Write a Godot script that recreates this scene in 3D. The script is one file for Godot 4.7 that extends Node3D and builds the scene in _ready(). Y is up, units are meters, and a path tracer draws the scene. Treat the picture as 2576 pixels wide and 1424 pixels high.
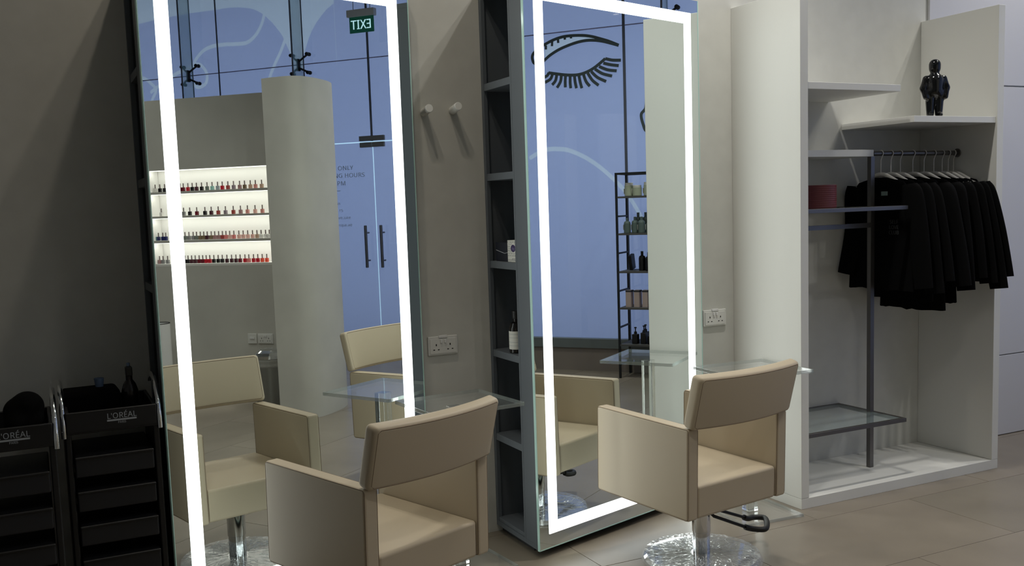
extends Node3D
# Hair salon corner: two wedge-shaped mirror cabinets with light strips, styling chairs, acrylic tables, an open wardrobe.
# x runs along the back wall, z away from it into the room, y up; metres.

var BLOB_A = PackedVector2Array([Vector2(6.773, 3.736), Vector2(6.571, 3.755), Vector2(6.300, 3.771), Vector2(6.056, 3.781), Vector2(5.849, 3.781), Vector2(5.693, 3.781), Vector2(5.528, 3.785), Vector2(5.381, 3.774), Vector2(5.243, 3.749), Vector2(5.162, 3.718), Vector2(5.098, 3.682), Vector2(5.055, 3.649), Vector2(4.983, 3.583), Vector2(4.931, 3.525), Vector2(4.880, 3.462), Vector2(4.852, 3.422), Vector2(4.826, 3.366), Vector2(4.799, 3.310), Vector2(4.769, 3.241), Vector2(4.758, 3.170), Vector2(4.755, 3.066)])
var BLOB_B = PackedVector2Array([Vector2(4.612, 3.116), Vector2(4.608, 3.173), Vector2(4.573, 3.260), Vector2(4.532, 3.355), Vector2(4.482, 3.440), Vector2(4.424, 3.515), Vector2(4.366, 3.574), Vector2(4.290, 3.639), Vector2(4.200, 3.690)])
var FILM_LINES = [
	PackedVector2Array([Vector2(5.074, 3.663), Vector2(5.105, 3.587), Vector2(5.157, 3.509), Vector2(5.229, 3.441), Vector2(5.326, 3.395), Vector2(5.468, 3.396), Vector2(5.626, 3.406), Vector2(5.760, 3.401), Vector2(5.871, 3.377), Vector2(5.956, 3.329), Vector2(6.021, 3.270), Vector2(6.047, 3.220)]),
	PackedVector2Array([Vector2(6.047, 3.220), Vector2(5.976, 3.222), Vector2(5.919, 3.183), Vector2(5.880, 3.124), Vector2(5.874, 3.072), Vector2(5.900, 3.009), Vector2(5.963, 2.979), Vector2(6.023, 2.979), Vector2(6.049, 3.003)]),
	PackedVector2Array([Vector2(6.671, 2.971), Vector2(6.491, 3.063), Vector2(6.338, 3.130), Vector2(6.218, 3.169), Vector2(6.049, 3.203)]),
	PackedVector2Array([Vector2(4.830, 3.374), Vector2(4.893, 3.260), Vector2(4.979, 3.130), Vector2(5.043, 3.018), Vector2(5.075, 2.924)]),
	PackedVector2Array([Vector2(6.799, 3.145), Vector2(6.743, 3.123), Vector2(6.678, 3.078), Vector2(6.600, 2.992), Vector2(6.661, 2.890), Vector2(6.715, 2.804)]),
	PackedVector2Array([Vector2(2.975, 1.989), Vector2(2.892, 2.029), Vector2(2.791, 2.057), Vector2(2.692, 2.055), Vector2(2.594, 2.039), Vector2(2.479, 1.990), Vector2(2.365, 1.923), Vector2(2.252, 1.835), Vector2(2.141, 1.733), Vector2(2.050, 1.630), Vector2(1.978, 1.521), Vector2(1.906, 1.394), Vector2(1.853, 1.286), Vector2(1.783, 1.071)])]
var BROW = [
	PackedVector2Array([Vector2(2.797, 2.869), Vector2(2.857, 2.840), Vector2(2.903, 2.852), Vector2(2.918, 2.883), Vector2(2.920, 2.914), Vector2(2.904, 2.943), Vector2(2.861, 2.977), Vector2(2.806, 3.003), Vector2(2.717, 3.038), Vector2(2.618, 3.060), Vector2(2.520, 3.062), Vector2(2.416, 3.053), Vector2(2.336, 3.036), Vector2(2.257, 3.009), Vector2(2.179, 2.980), Vector2(2.083, 2.935)]),
	PackedVector2Array([Vector2(2.797, 2.869), Vector2(2.746, 2.906), Vector2(2.663, 2.947), Vector2(2.580, 2.974), Vector2(2.482, 2.997), Vector2(2.385, 3.006), Vector2(2.297, 2.998), Vector2(2.219, 2.980), Vector2(2.141, 2.954), Vector2(2.083, 2.933)]),
	PackedVector2Array([Vector2(2.781, 2.999), Vector2(2.782, 2.963)]),
	PackedVector2Array([Vector2(2.718, 3.027), Vector2(2.721, 2.987)]),
	PackedVector2Array([Vector2(2.660, 3.043), Vector2(2.659, 3.010)]),
	PackedVector2Array([Vector2(2.594, 3.056), Vector2(2.593, 3.033)]),
	PackedVector2Array([Vector2(2.533, 3.057), Vector2(2.533, 3.038)])]
var LASHES = [
	PackedVector2Array([Vector2(2.764, 2.752), Vector2(2.669, 2.732), Vector2(2.571, 2.715), Vector2(2.474, 2.710), Vector2(2.393, 2.726), Vector2(2.320, 2.757), Vector2(2.263, 2.793), Vector2(2.211, 2.830)]),
	PackedVector2Array([Vector2(2.211, 2.830), Vector2(2.144, 2.810), Vector2(2.066, 2.803)]),
	PackedVector2Array([Vector2(2.231, 2.792), Vector2(2.161, 2.771), Vector2(2.087, 2.757)]),
	PackedVector2Array([Vector2(2.272, 2.766), Vector2(2.193, 2.730), Vector2(2.107, 2.713)]),
	PackedVector2Array([Vector2(2.312, 2.747), Vector2(2.241, 2.700), Vector2(2.151, 2.671)]),
	PackedVector2Array([Vector2(2.348, 2.728), Vector2(2.290, 2.671), Vector2(2.208, 2.628)]),
	PackedVector2Array([Vector2(2.381, 2.716), Vector2(2.338, 2.649), Vector2(2.280, 2.600)]),
	PackedVector2Array([Vector2(2.421, 2.705), Vector2(2.399, 2.643), Vector2(2.364, 2.599)]),
	PackedVector2Array([Vector2(2.466, 2.701), Vector2(2.455, 2.640), Vector2(2.441, 2.587)]),
	PackedVector2Array([Vector2(2.510, 2.705), Vector2(2.504, 2.644), Vector2(2.493, 2.591)]),
	PackedVector2Array([Vector2(2.551, 2.708), Vector2(2.553, 2.648), Vector2(2.549, 2.595)]),
	PackedVector2Array([Vector2(2.596, 2.712), Vector2(2.601, 2.660), Vector2(2.601, 2.607)]),
	PackedVector2Array([Vector2(2.636, 2.723), Vector2(2.647, 2.663), Vector2(2.683, 2.610)]),
	PackedVector2Array([Vector2(2.682, 2.727), Vector2(2.696, 2.675), Vector2(2.730, 2.640)]),
	PackedVector2Array([Vector2(2.723, 2.738), Vector2(2.745, 2.694), Vector2(2.800, 2.668)]),
	PackedVector2Array([Vector2(2.760, 2.752), Vector2(2.777, 2.727), Vector2(2.824, 2.708)])]
var NOSE = PackedVector2Array([Vector2(1.832, 2.561), Vector2(1.835, 2.481), Vector2(1.842, 2.401), Vector2(1.852, 2.358), Vector2(1.885, 2.324), Vector2(1.888, 2.287), Vector2(1.873, 2.228), Vector2(1.852, 2.173), Vector2(1.824, 2.182)])
var POLISH = [
	[[4.521, "cl"], [4.478, "cl"], [4.431, "bk"], [4.384, "bk"], [4.229, "dr"], [4.198, "dr"], [4.152, "rd"], [4.110, "bk"], [4.068, "pl"], [4.018, "bk"], [3.965, "gg"], [3.916, "te"], [3.863, "bg"], [3.818, "rd"], [3.764, "br"], [3.710, "gm"], [3.652, "mv"], [3.605, "ol"], [3.551, "ta"], [3.503, "rs"], [3.445, "ta"]],
	[[4.433, "cl"], [4.211, "gy"], [4.150, "bk"], [4.081, "dr"], [4.001, "bk"], [3.940, "pl"], [3.872, "br"], [3.802, "gm"], [3.727, "br"], [3.658, "mv"], [3.592, "rs"], [3.520, "pk"], [3.452, "rs"]],
	[[4.512, "te"], [4.479, "nv"], [4.435, "nv"], [4.405, "nv"], [4.213, "gg"], [4.174, "gy"], [4.132, "gy"], [4.099, "gg"], [4.062, "ol"], [4.028, "ol"], [3.994, "pl"], [3.955, "ol"], [3.921, "mv"], [3.883, "mv"], [3.846, "br"], [3.812, "sa"], [3.776, "pk"], [3.736, "sa"], [3.688, "pk"], [3.647, "pk"], [3.604, "pk"], [3.558, "pk"], [3.516, "ta"], [3.477, "cl"], [3.435, "cl"], [3.400, "cl"]],
	[[4.484, "mv"], [4.449, "gy"], [4.403, "gy"], [4.229, "bk"], [4.198, "bk"], [4.163, "pl"], [4.127, "pl"], [4.088, "dr"], [4.053, "dr"], [4.019, "rd"], [3.984, "rd"], [3.944, "bk"], [3.902, "bk"], [3.862, "bk"], [3.817, "pl"], [3.772, "pl"], [3.730, "pl"], [3.690, "dr"], [3.644, "rd"], [3.607, "sa"], [3.562, "rd"], [3.522, "rd"], [3.480, "or"], [3.437, "or"]]]

const EYE = Vector3(0.0, 1.543, 4.1577)
const CEIL = 4.05
const MZ = 0.4447
const MW = 1.1964
const MTOP = 2.5199
const FX0 = 6.70
const FK = -0.11
const FACE_BOTTOM = 0.30

var M := {}
var used := {}
var rng := RandomNumberGenerator.new()


# ---------------------------------------------------------------- naming
func numbered(called: String) -> String:
	if not used.has(called):
		used[called] = 0
		return called
	used[called] += 1
	return "%s_%03d" % [called, used[called]]


func tag(o: Node3D, label: String, category: String, group := "") -> Node3D:
	o.set_meta("label", label)
	o.set_meta("category", category)
	if group != "":
		o.set_meta("group", group)
	return o


func thing(called: String, label: String, category: String, at: Vector3, turn := 0.0, group := "") -> Node3D:
	var o := Node3D.new()
	o.name = numbered(called)
	add_child(o)
	o.position = at
	o.rotation.y = turn
	return tag(o, label, category, group)


func setting(called: String, at := Vector3.ZERO) -> Node3D:
	var o := Node3D.new()
	o.name = called
	add_child(o)
	o.position = at
	o.set_meta("kind", "structure")
	return o


func part(parent: Node3D, called: String, mesh: Mesh, m: Material, at := Vector3.ZERO, turn := Basis()) -> MeshInstance3D:
	var o := MeshInstance3D.new()
	o.name = called
	o.mesh = mesh
	o.material_override = m
	parent.add_child(o, true)
	o.transform = Transform3D(turn, at)
	return o


func copy_of(o: Node3D, called: String, at: Vector3, turn: float, label: String, group := "") -> Node3D:
	var c: Node3D = o.duplicate()
	c.name = numbered(called)
	add_child(c)
	c.position = at
	c.rotation.y = turn
	c.set_meta("label", label)
	if group != "":
		c.set_meta("group", group)
	return c


# ---------------------------------------------------------------- meshes
func start() -> SurfaceTool:
	var st := SurfaceTool.new()
	st.begin(Mesh.PRIMITIVE_TRIANGLES)
	return st


func tri(st: SurfaceTool, a: Vector3, b: Vector3, c: Vector3, na: Vector3, nb: Vector3, nc: Vector3) -> void:
	if (c - a).cross(b - a).dot(na + nb + nc) < 0.0:
		var t := b
		b = c
		c = t
		t = nb
		nb = nc
		nc = t
	st.set_normal(na)
	st.add_vertex(a)
	st.set_normal(nb)
	st.add_vertex(b)
	st.set_normal(nc)
	st.add_vertex(c)


func flat(st: SurfaceTool, a: Vector3, b: Vector3, c: Vector3, d: Vector3, n: Vector3) -> void:
	tri(st, a, b, c, n, n, n)
	tri(st, a, c, d, n, n, n)


func box(w: float, h: float, d: float) -> BoxMesh:
	var b := BoxMesh.new()
	b.size = Vector3(w, h, d)
	return b


func add_rbox(st: SurfaceTool, size: Vector3, r: float, steps := 3, at := Vector3.ZERO, turn := Basis()) -> void:
	var h := size / 2.0
	r = minf(r, minf(h.x, minf(h.y, h.z)) * 0.98)
	var vals := []
	for k in 3:
		var l := PackedFloat32Array()
		for i in steps + 1:
			l.append(-h[k] + r * (1.0 - cos(i * PI / 2.0 / steps)))
		for i in steps + 1:
			l.append(h[k] - r * cos(i * PI / 2.0 / steps) * 1.0)
		l.sort()
		vals.append(l)
	for k in 3:
		var a := (k + 1) % 3
		var b := (k + 2) % 3
		for s in [-1.0, 1.0]:
			for i in vals[a].size() - 1:
				for j in vals[b].size() - 1:
					var q := []
					for c in [[0, 0], [1, 0], [1, 1], [0, 1]]:
						var p := Vector3.ZERO
						p[k] = s * h[k]
						p[a] = vals[a][i + c[0]]
						p[b] = vals[b][j + c[1]]
						var inner := p.clamp(-h + Vector3.ONE * r, h - Vector3.ONE * r)
						var n := (p - inner).normalized()
						q.append([at + turn * (inner + n * r), turn * n])
					tri(st, q[0][0], q[1][0], q[2][0], q[0][1], q[1][1], q[2][1])
					tri(st, q[0][0], q[2][0], q[3][0], q[0][1], q[2][1], q[3][1])


func rbox(w: float, h: float, d: float, r := 0.004, steps := 2) -> ArrayMesh:
	var st := start()
	add_rbox(st, Vector3(w, h, d), r, steps)
	return st.commit()


func add_lathe(st: SurfaceTool, profile: Array, seg := 32, at := Vector3.ZERO, turn := Basis()) -> void:
	for i in profile.size() - 1:
		var p: Vector2 = profile[i]
		var q: Vector2 = profile[i + 1]
		if p.distance_to(q) < 1e-6:
			continue
		var nn := Vector2(q.y - p.y, -(q.x - p.x)).normalized()
		for k in seg:
			var a := TAU * k / seg
			var b := TAU * (k + 1) / seg
			var ca := Vector3(cos(a), 0, sin(a))
			var cb := Vector3(cos(b), 0, sin(b))
			var na := turn * (ca * nn.x + Vector3.UP * nn.y)
			var nb := turn * (cb * nn.x + Vector3.UP * nn.y)
			var p0 := at + turn * (ca * p.x + Vector3.UP * p.y)
			var p1 := at + turn * (cb * p.x + Vector3.UP * p.y)
			var q0 := at + turn * (ca * q.x + Vector3.UP * q.y)
			var q1 := at + turn * (cb * q.x + Vector3.UP * q.y)
			if p.x > 1e-6:
				tri(st, p0, p1, q1, na, nb, nb)
			if q.x > 1e-6:
				tri(st, p0, q1, q0, na, nb, na)


func lathe(profile: Array, seg := 32) -> ArrayMesh:
	var st := start()
	add_lathe(st, profile, seg)
	return st.commit()


func rod(r: float, h: float, seg := 24, bevel := 0.0015) -> ArrayMesh:
	return lathe([Vector2(0, 0), Vector2(r - bevel, 0), Vector2(r, bevel), Vector2(r, h - bevel), Vector2(r - bevel, h), Vector2(0, h)], seg)


func add_tube(st: SurfaceTool, path: PackedVector3Array, r: float, seg := 10, flatten := 1.0, flat_axis := Vector3.UP) -> void:
	var n := path.size()
	var rings := []
	var side := Vector3.ZERO
	for i in n:
		var t := (path[mini(i + 1, n - 1)] - path[maxi(i - 1, 0)]).normalized()
		if side == Vector3.ZERO:
			side = t.cross(Vector3.UP if absf(t.y) < 0.9 else Vector3.RIGHT).normalized()
		side = (side - t * side.dot(t)).normalized()
		var up := t.cross(side).normalized()
		var ring := []
		for k in seg:
			var a := TAU * k / seg
			var d := side * cos(a) + up * sin(a)
			var off := d * r
			if flatten != 1.0:
				off -= flat_axis * off.dot(flat_axis) * (1.0 - flatten)
			ring.append([path[i] + off, d])
		rings.append(ring)
	for i in n - 1:
		for k in seg:
			var k2 := (k + 1) % seg
			var a = rings[i][k]
			var b = rings[i][k2]
			var c = rings[i + 1][k2]
			var d = rings[i + 1][k]
			tri(st, a[0], b[0], c[0], a[1], b[1], c[1])
			tri(st, a[0], c[0], d[0], a[1], c[1], d[1])
	for e in [0, n - 1]:
		var t := (path[1] - path[0]).normalized() * -1.0 if e == 0 else (path[n - 1] - path[n - 2]).normalized()
		for k in seg:
			tri(st, path[e], rings[e][k][0], rings[e][(k + 1) % seg][0], t, t, t)


func tube(path: PackedVector3Array, r: float, seg := 10) -> ArrayMesh:
	var st := start()
	add_tube(st, path, r, seg)
	return st.commit()


func smooth_path(pts: PackedVector3Array, n := 6) -> PackedVector3Array:
	var out := PackedVector3Array()
	for i in pts.size() - 1:
		var p0 := pts[maxi(i - 1, 0)]
		var p3 := pts[mini(i + 2, pts.size() - 1)]
		for k in n:
			out.append(pts[i].cubic_interpolate(pts[i + 1], p0, p3, float(k) / n))
	out.append(pts[pts.size() - 1])
	return out


func smooth_flat(pts: PackedVector2Array, n := 5) -> PackedVector2Array:
	var out := PackedVector2Array()
	for i in pts.size() - 1:
		var p0 := pts[maxi(i - 1, 0)]
		var p3 := pts[mini(i + 2, pts.size() - 1)]
		for k in n:
			out.append(pts[i].cubic_interpolate(pts[i + 1], p0, p3, float(k) / n))
	out.append(pts[pts.size() - 1])
	return out


func add_prism(st: SurfaceTool, poly: PackedVector2Array, y0: float, y1: float, turn := Basis()) -> void:
	# polygon in (x, z), raised along y
	var ids := Geometry2D.triangulate_polygon(poly)
	for i in range(0, ids.size(), 3):
		var a := poly[ids[i]]
		var b := poly[ids[i + 1]]
		var c := poly[ids[i + 2]]
		for e in [[y0, -1.0], [y1, 1.0]]:
			var n: Vector3 = turn * Vector3(0, e[1], 0)
			tri(st, turn * Vector3(a.x, e[0], a.y), turn * Vector3(b.x, e[0], b.y), turn * Vector3(c.x, e[0], c.y), n, n, n)
	var side := -1.0 if Geometry2D.is_polygon_clockwise(poly) else 1.0
	var count := poly.size()
	var out := []
	for i in count:
		var d := (poly[(i + 1) % count] - poly[i]).normalized()
		out.append(Vector2(d.y, -d.x) * side)
	for i in count:
		var a := poly[i]
		var b := poly[(i + 1) % count]
		var na: Vector2 = out[i]
		var nb: Vector2 = out[i]
		if out[i].dot(out[(i + count - 1) % count]) > 0.85:
			na = (out[i] + out[(i + count - 1) % count]).normalized()
		if out[i].dot(out[(i + 1) % count]) > 0.85:
			nb = (out[i] + out[(i + 1) % count]).normalized()
		var n0: Vector3 = turn * Vector3(na.x, 0, na.y)
		var n1: Vector3 = turn * Vector3(nb.x, 0, nb.y)
		tri(st, turn * Vector3(a.x, y0, a.y), turn * Vector3(b.x, y0, b.y), turn * Vector3(b.x, y1, b.y), n0, n1, n1)
		tri(st, turn * Vector3(a.x, y0, a.y), turn * Vector3(b.x, y1, b.y), turn * Vector3(a.x, y1, a.y), n0, n1, n0)


func prism(poly: PackedVector2Array, y0: float, y1: float) -> ArrayMesh:
	var st := start()
	add_prism(st, poly, y0, y1)
	return st.commit()


func add_stroke(st: SurfaceTool, line: PackedVector2Array, width: float, z0: float, z1: float) -> void:
	# a flat vinyl stroke in the (x, y) plane, from z0 to z1
	var up := Basis(Vector3(1, 0, 0), Vector3(0, 0, 1), Vector3(0, 1, 0))
	for poly in Geometry2D.offset_polyline(line, width / 2.0, Geometry2D.JOIN_ROUND, Geometry2D.END_ROUND):
		if not Geometry2D.is_polygon_clockwise(poly):
			add_prism(st, poly, z0, z1, up)


func rounded_rect(w: float, d: float, r: float, n := 8) -> PackedVector2Array:
	var out := PackedVector2Array()
	for c in [[w / 2 - r, d / 2 - r, 0.0], [-w / 2 + r, d / 2 - r, 90.0], [-w / 2 + r, -d / 2 + r, 180.0], [w / 2 - r, -d / 2 + r, 270.0]]:
		for i in n + 1:
			var a := deg_to_rad(c[2] + 90.0 * i / n)
			out.append(Vector2(c[0] + r * cos(a), c[1] + r * sin(a)))
	return out


func lettering(words: String, height: float, depth := 0.0015, face := "Droid Sans") -> TextMesh:
	var f := SystemFont.new()
	f.font_names = PackedStringArray([face])
	var t := TextMesh.new()
	t.text = words
	t.font = f
	t.font_size = 48
	t.pixel_size = height / 34.5
	t.depth = depth
	t.curve_step = 2.0
	return t


# ---------------------------------------------------------------- materials
func mat(called: String, c: Color, rough := 0.6, metal := 0.0, spec := 0.5) -> StandardMaterial3D:
	var m := StandardMaterial3D.new()
	m.resource_name = called
	m.albedo_color = c
	m.roughness = rough
	m.metallic = metal
	m.metallic_specular = spec
	M[called] = m
	return m


func noise(freq: float, octaves: int, size: int, bump := false, strength := 2.0, low := 0.0, high := 1.0, seed_ := 1) -> NoiseTexture2D:
	var f := FastNoiseLite.new()
	f.noise_type = FastNoiseLite.TYPE_SIMPLEX_SMOOTH
	f.frequency = freq
	f.fractal_octaves = octaves
	f.seed = seed_
	var t := NoiseTexture2D.new()
	t.noise = f
	t.width = size
	t.height = size
	t.seamless = true
	t.as_normal_map = bump
	t.bump_strength = strength
	if not bump:
		var g := Gradient.new()
		g.set_color(0, Color(low, low, low))
		g.set_color(1, Color(high, high, high))
		t.color_ramp = g
	return t


func grained(m: StandardMaterial3D, t: Texture2D, per_metre: float) -> void:
	m.albedo_texture = t
	m.uv1_triplanar = true
	m.uv1_world_triplanar = true
	m.uv1_scale = Vector3.ONE * per_metre


func bumpy(m: StandardMaterial3D, t: Texture2D, per_metre: float, amount: float) -> void:
	m.normal_enabled = true
	m.normal_texture = t
	m.normal_scale = amount
	m.uv1_triplanar = true
	m.uv1_scale = Vector3.ONE * per_metre


func glow(called: String, c: Color, energy: float, body := Color(0.9, 0.9, 0.9)) -> StandardMaterial3D:
	var m := mat(called, body, 0.5)
	m.emission_enabled = true
	m.emission = c
	m.emission_energy_multiplier = energy
	return m


func clear(called: String, c: Color, rough := 0.0, scale := 0.05) -> StandardMaterial3D:
	var m := mat(called, c, rough)
	m.transparency = BaseMaterial3D.TRANSPARENCY_ALPHA
	m.refraction_enabled = true
	m.refraction_scale = scale
	return m


func pane(called: String, c: Color, rough := 0.0) -> StandardMaterial3D:
	var m := mat(called, c, rough)
	m.transparency = BaseMaterial3D.TRANSPARENCY_ALPHA
	return m


func make_materials() -> void:
	var cloud := noise(0.012, 4, 512, false, 1.0, 0.90, 1.0, 3)
	var plaster := noise(0.02, 3, 512, false, 1.0, 0.965, 1.0, 7)
	var fine_bump := noise(0.08, 3, 512, true, 1.5, 0, 1, 9)
	grained(mat("wall_paint", Color(0.80, 0.80, 0.775), 0.85), plaster, 0.6)
	grained(mat("partition_plaster", Color(0.80, 0.795, 0.765), 0.9), noise(0.006, 4, 512, false, 1.0, 0.92, 1.0, 12), 0.45)
	mat("ceiling_paint", Color(0.86, 0.86, 0.84), 0.9)
	mat("dark_back", Color(0.5, 0.48, 0.45), 0.9)
	mat("white_panel", Color(0.86, 0.86, 0.84), 0.5)
	mat("panel_grey", Color(0.80, 0.80, 0.815), 0.55)
	mat("grout", Color(0.40, 0.375, 0.34), 0.9)
	for k in 3:
		var c: Color = [Color(0.515, 0.485, 0.435), Color(0.50, 0.47, 0.42), Color(0.53, 0.495, 0.445)][k]
		var m := mat("tile_%d" % k, c, 0.34, 0.0, 0.45)
		grained(m, cloud, 0.35)
		m.uv1_offset = Vector3(0.37 * k, 0.1 * k, 0.63 * k)
	mat("laminate", Color(0.36, 0.385, 0.41), 0.45)
	mat("plinth_dark", Color(0.2, 0.2, 0.21), 0.6)
	mat("mirror", Color(0.885, 0.91, 0.90), 0.0, 1.0)
	glow("strip_glow", Color(0.98, 1.0, 1.0), 2.2)
	mat("mirror_edge", Color(0.78, 0.94, 0.91), 0.15)
	var leather := mat("leather", Color(0.705, 0.652, 0.562), 0.48, 0.0, 0.45)
	bumpy(leather, fine_bump, 9.0, 0.18)
	mat("seam", Color(0.50, 0.435, 0.355), 0.7)
	pane("polished_edge", Color(0.56, 0.60, 0.59, 0.30), 0.04).metallic_specular = 0.6
	pane("acrylic_sheet", Color(0.93, 0.97, 0.96, 0.03), 0.0).metallic_specular = 0.42
	mat("chrome", Color(0.86, 0.87, 0.88), 0.07, 1.0)
	mat("satin_steel", Color(0.47, 0.46, 0.45), 0.42, 1.0)
	mat("brushed", Color(0.42, 0.42, 0.44), 0.35, 1.0)
	mat("fitting", Color(0.16, 0.165, 0.17), 0.4, 0.7)
	mat("black_plastic", Color(0.055, 0.058, 0.065), 0.42)
	mat("black_drawer", Color(0.10, 0.105, 0.12), 0.5)
	mat("black_rubber", Color(0.045, 0.045, 0.048), 0.55)
	mat("black_cloth", Color(0.035, 0.036, 0.04), 0.95, 0.0, 0.2)
	mat("black_gloss", Color(0.03, 0.035, 0.04), 0.12)
	mat("print_grey", Color(0.62, 0.64, 0.66), 0.6)
	mat("print_dim", Color(0.20, 0.21, 0.22), 0.8)
	mat("tag_grey", Color(0.45, 0.52, 0.50), 0.8)
	clear("acrylic", Color(0.97, 0.99, 0.985, 0.02), 0.0, 0.049)
	pane("shelf_glass", Color(0.72, 0.80, 0.80, 0.14), 0.02).metallic_specular = 0.3
	pane("fin_glass", Color(0.55, 0.72, 0.76, 0.34), 0.02)
	pane("door_glass", Color(0.85, 0.93, 0.97, 0.05), 0.02)
	var wrap := pane("wrap", Color(0.95, 0.96, 0.97, 0.22), 0.12)
	wrap.metallic_specular = 0.7
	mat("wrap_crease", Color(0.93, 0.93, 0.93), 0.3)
	mat("socket_white", Color(0.86, 0.86, 0.845), 0.35)
	mat("hole", Color(0.05, 0.05, 0.05), 0.9)
	mat("hanger_white", Color(0.84, 0.83, 0.81), 0.5)
	mat("tin_red", Color(0.39, 0.16, 0.175), 0.5)
	var slit := mat("glass_edge", Color(0.60, 0.71, 0.80), 0.2)
	slit.backlight_enabled = true
	slit.backlight = Color(0.8, 0.92, 1.0)
	mat("silicone", Color(0.30, 0.32, 0.37), 0.7)
	mat("patch_metal", Color(0.42, 0.42, 0.42), 0.4, 0.3)
	mat("joint_line", Color(0.52, 0.52, 0.66), 0.7)
	mat("decal", Color(0.24, 0.29, 0.30), 0.7)
	mat("decal_text", Color(0.60, 0.65, 0.73), 0.7)
	mat("channel", Color(0.40, 0.43, 0.425), 0.5)
	mat("skirting", Color(0.50, 0.465, 0.43), 0.8)
	mat("sign_case", Color(0.66, 0.66, 0.66), 0.5)
	glow("sign_green", Color(0.03, 0.30, 0.24), 0.35, Color(0.05, 0.22, 0.18))
	glow("sign_white", Color(0.75, 0.95, 1.0), 0.85)
	glow("niche_glow", Color(1.0, 0.98, 0.94), 2.0)
	mat("niche_white", Color(0.90, 0.895, 0.88), 0.6)
	glow("lamp_glow", Color(1.0, 0.95, 0.88), 6.0)
	mat("rack_steel", Color(0.13, 0.14, 0.145), 0.5, 0.3)
	mat("rack_shelf", Color(0.30, 0.30, 0.29), 0.6)
	mat("clear_cup", Color(0.35, 0.42, 0.52), 0.2)
	mat("white_gloss", Color(0.88, 0.88, 0.88), 0.25)
	mat("bag_liner", Color(0.62, 0.62, 0.60), 0.45)
	mat("bin_grey", Color(0.55, 0.55, 0.53), 0.4, 0.6)
	mat("navy_box", Color(0.10, 0.12, 0.17), 0.5)
	mat("paper", Color(0.83, 0.83, 0.80), 0.7)
	mat("amber_dark", Color(0.06, 0.05, 0.055), 0.15)
	mat("purple_print", Color(0.22, 0.16, 0.34), 0.6)
	mat("tub_cream", Color(0.66, 0.69, 0.60), 0.5)
	mat("tub_lid", Color(0.80, 0.80, 0.76), 0.5)
	mat("bottle_green", Color(0.36, 0.42, 0.40), 0.3)
	mat("pink_print", Color(0.62, 0.22, 0.30), 0.6)
	mat("carton", Color(0.70, 0.63, 0.60), 0.6)
	var film := mat("film", Color(1, 1, 1), 0.38, 0.0, 0.3)
	film.albedo_texture = film_print()
	film.texture_repeat = false
	film.backlight_enabled = true
	film.backlight = Color(1, 1, 1)


func film_print() -> ImageTexture:
	# the pattern printed on the shop front's film: 7.7 m by 4.1 m
	var w := 2048
	var h := 1090
	var per := w / 7.7
	var base := Color(0.51, 0.56, 0.70)
	var pale := Color(0.61, 0.66, 0.735)
	var im := Image.create_empty(w, h, false, Image.FORMAT_RGB8)
	im.fill(base)
	var row := func(y: float) -> int: return clampi(int(h - y * per), 0, h - 1)
	# upper band: pale ground with two violet rounds
	var x0 := int(4.2 * per)
	im.fill_rect(Rect2i(x0, 0, w - x0, row.call(3.06)), pale)
	for x in w:
		var lx := x / per
		var top := -1.0
		if lx >= BLOB_A[BLOB_A.size() - 1].x:
			top = 3.0
			for i in BLOB_A.size() - 1:
				if lx <= BLOB_A[i].x and lx >= BLOB_A[i + 1].x:
					top = lerpf(BLOB_A[i].y, BLOB_A[i + 1].y, inverse_lerp(BLOB_A[i].x, BLOB_A[i + 1].x, lx))
			if lx > BLOB_A[0].x:
				top = 3.736 - 0.3 * (lx - BLOB_A[0].x)
		elif lx <= BLOB_B[0].x and lx >= 4.2:
			top = 4.1
			for i in BLOB_B.size() - 1:
				if lx <= BLOB_B[i].x and lx >= BLOB_B[i + 1].x:
					top = lerpf(BLOB_B[i].y, BLOB_B[i + 1].y, inverse_lerp(BLOB_B[i].x, BLOB_B[i + 1].x, lx))
		if top > 0.0:
			var a: int = row.call(minf(top, 4.09))
			var b: int = row.call(3.06)
			im.fill_rect(Rect2i(x, a, 1, b - a), base)
	# pale lines
	for line in FILM_LINES:
		var s := smooth_flat(line, 40)
		for p in s:
			stamp(im, p * per, h, 0.018 * per, pale)
	# the pale inside of the painted brow
	var up_ := smooth_flat(BROW[0], 10)
	var lo_ := smooth_flat(BROW[1], 10)
	for x in range(int(1.95 * per), int(3.1 * per)):
		var lx := x / per
		var a := -1.0
		var b := -1.0
		for i in up_.size() - 1:
			if (up_[i].x - lx) * (up_[i + 1].x - lx) <= 0.0 and up_[i].y > 2.7:
				a = maxf(a, up_[i].y)
		for i in lo_.size() - 1:
			if (lo_[i].x - lx) * (lo_[i + 1].x - lx) <= 0.0:
				b = lo_[i].y
		if a > 0.0 and b > 0.0 and a > b:
			im.fill_rect(Rect2i(x, row.call(a), 1, row.call(b) - row.call(a)), pale)
	return ImageTexture.create_from_image(im)


func stamp(im: Image, p: Vector2, h: int, r: float, c: Color) -> void:
	var n := int(ceil(r))
	for dy in range(-n, n + 1):
		var half := sqrt(maxf(0.0, r * r - dy * dy))
		im.fill_rect(Rect2i(int(p.x - half), int(h - p.y) + dy, maxi(1, int(2.0 * half)), 1), c)


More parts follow.
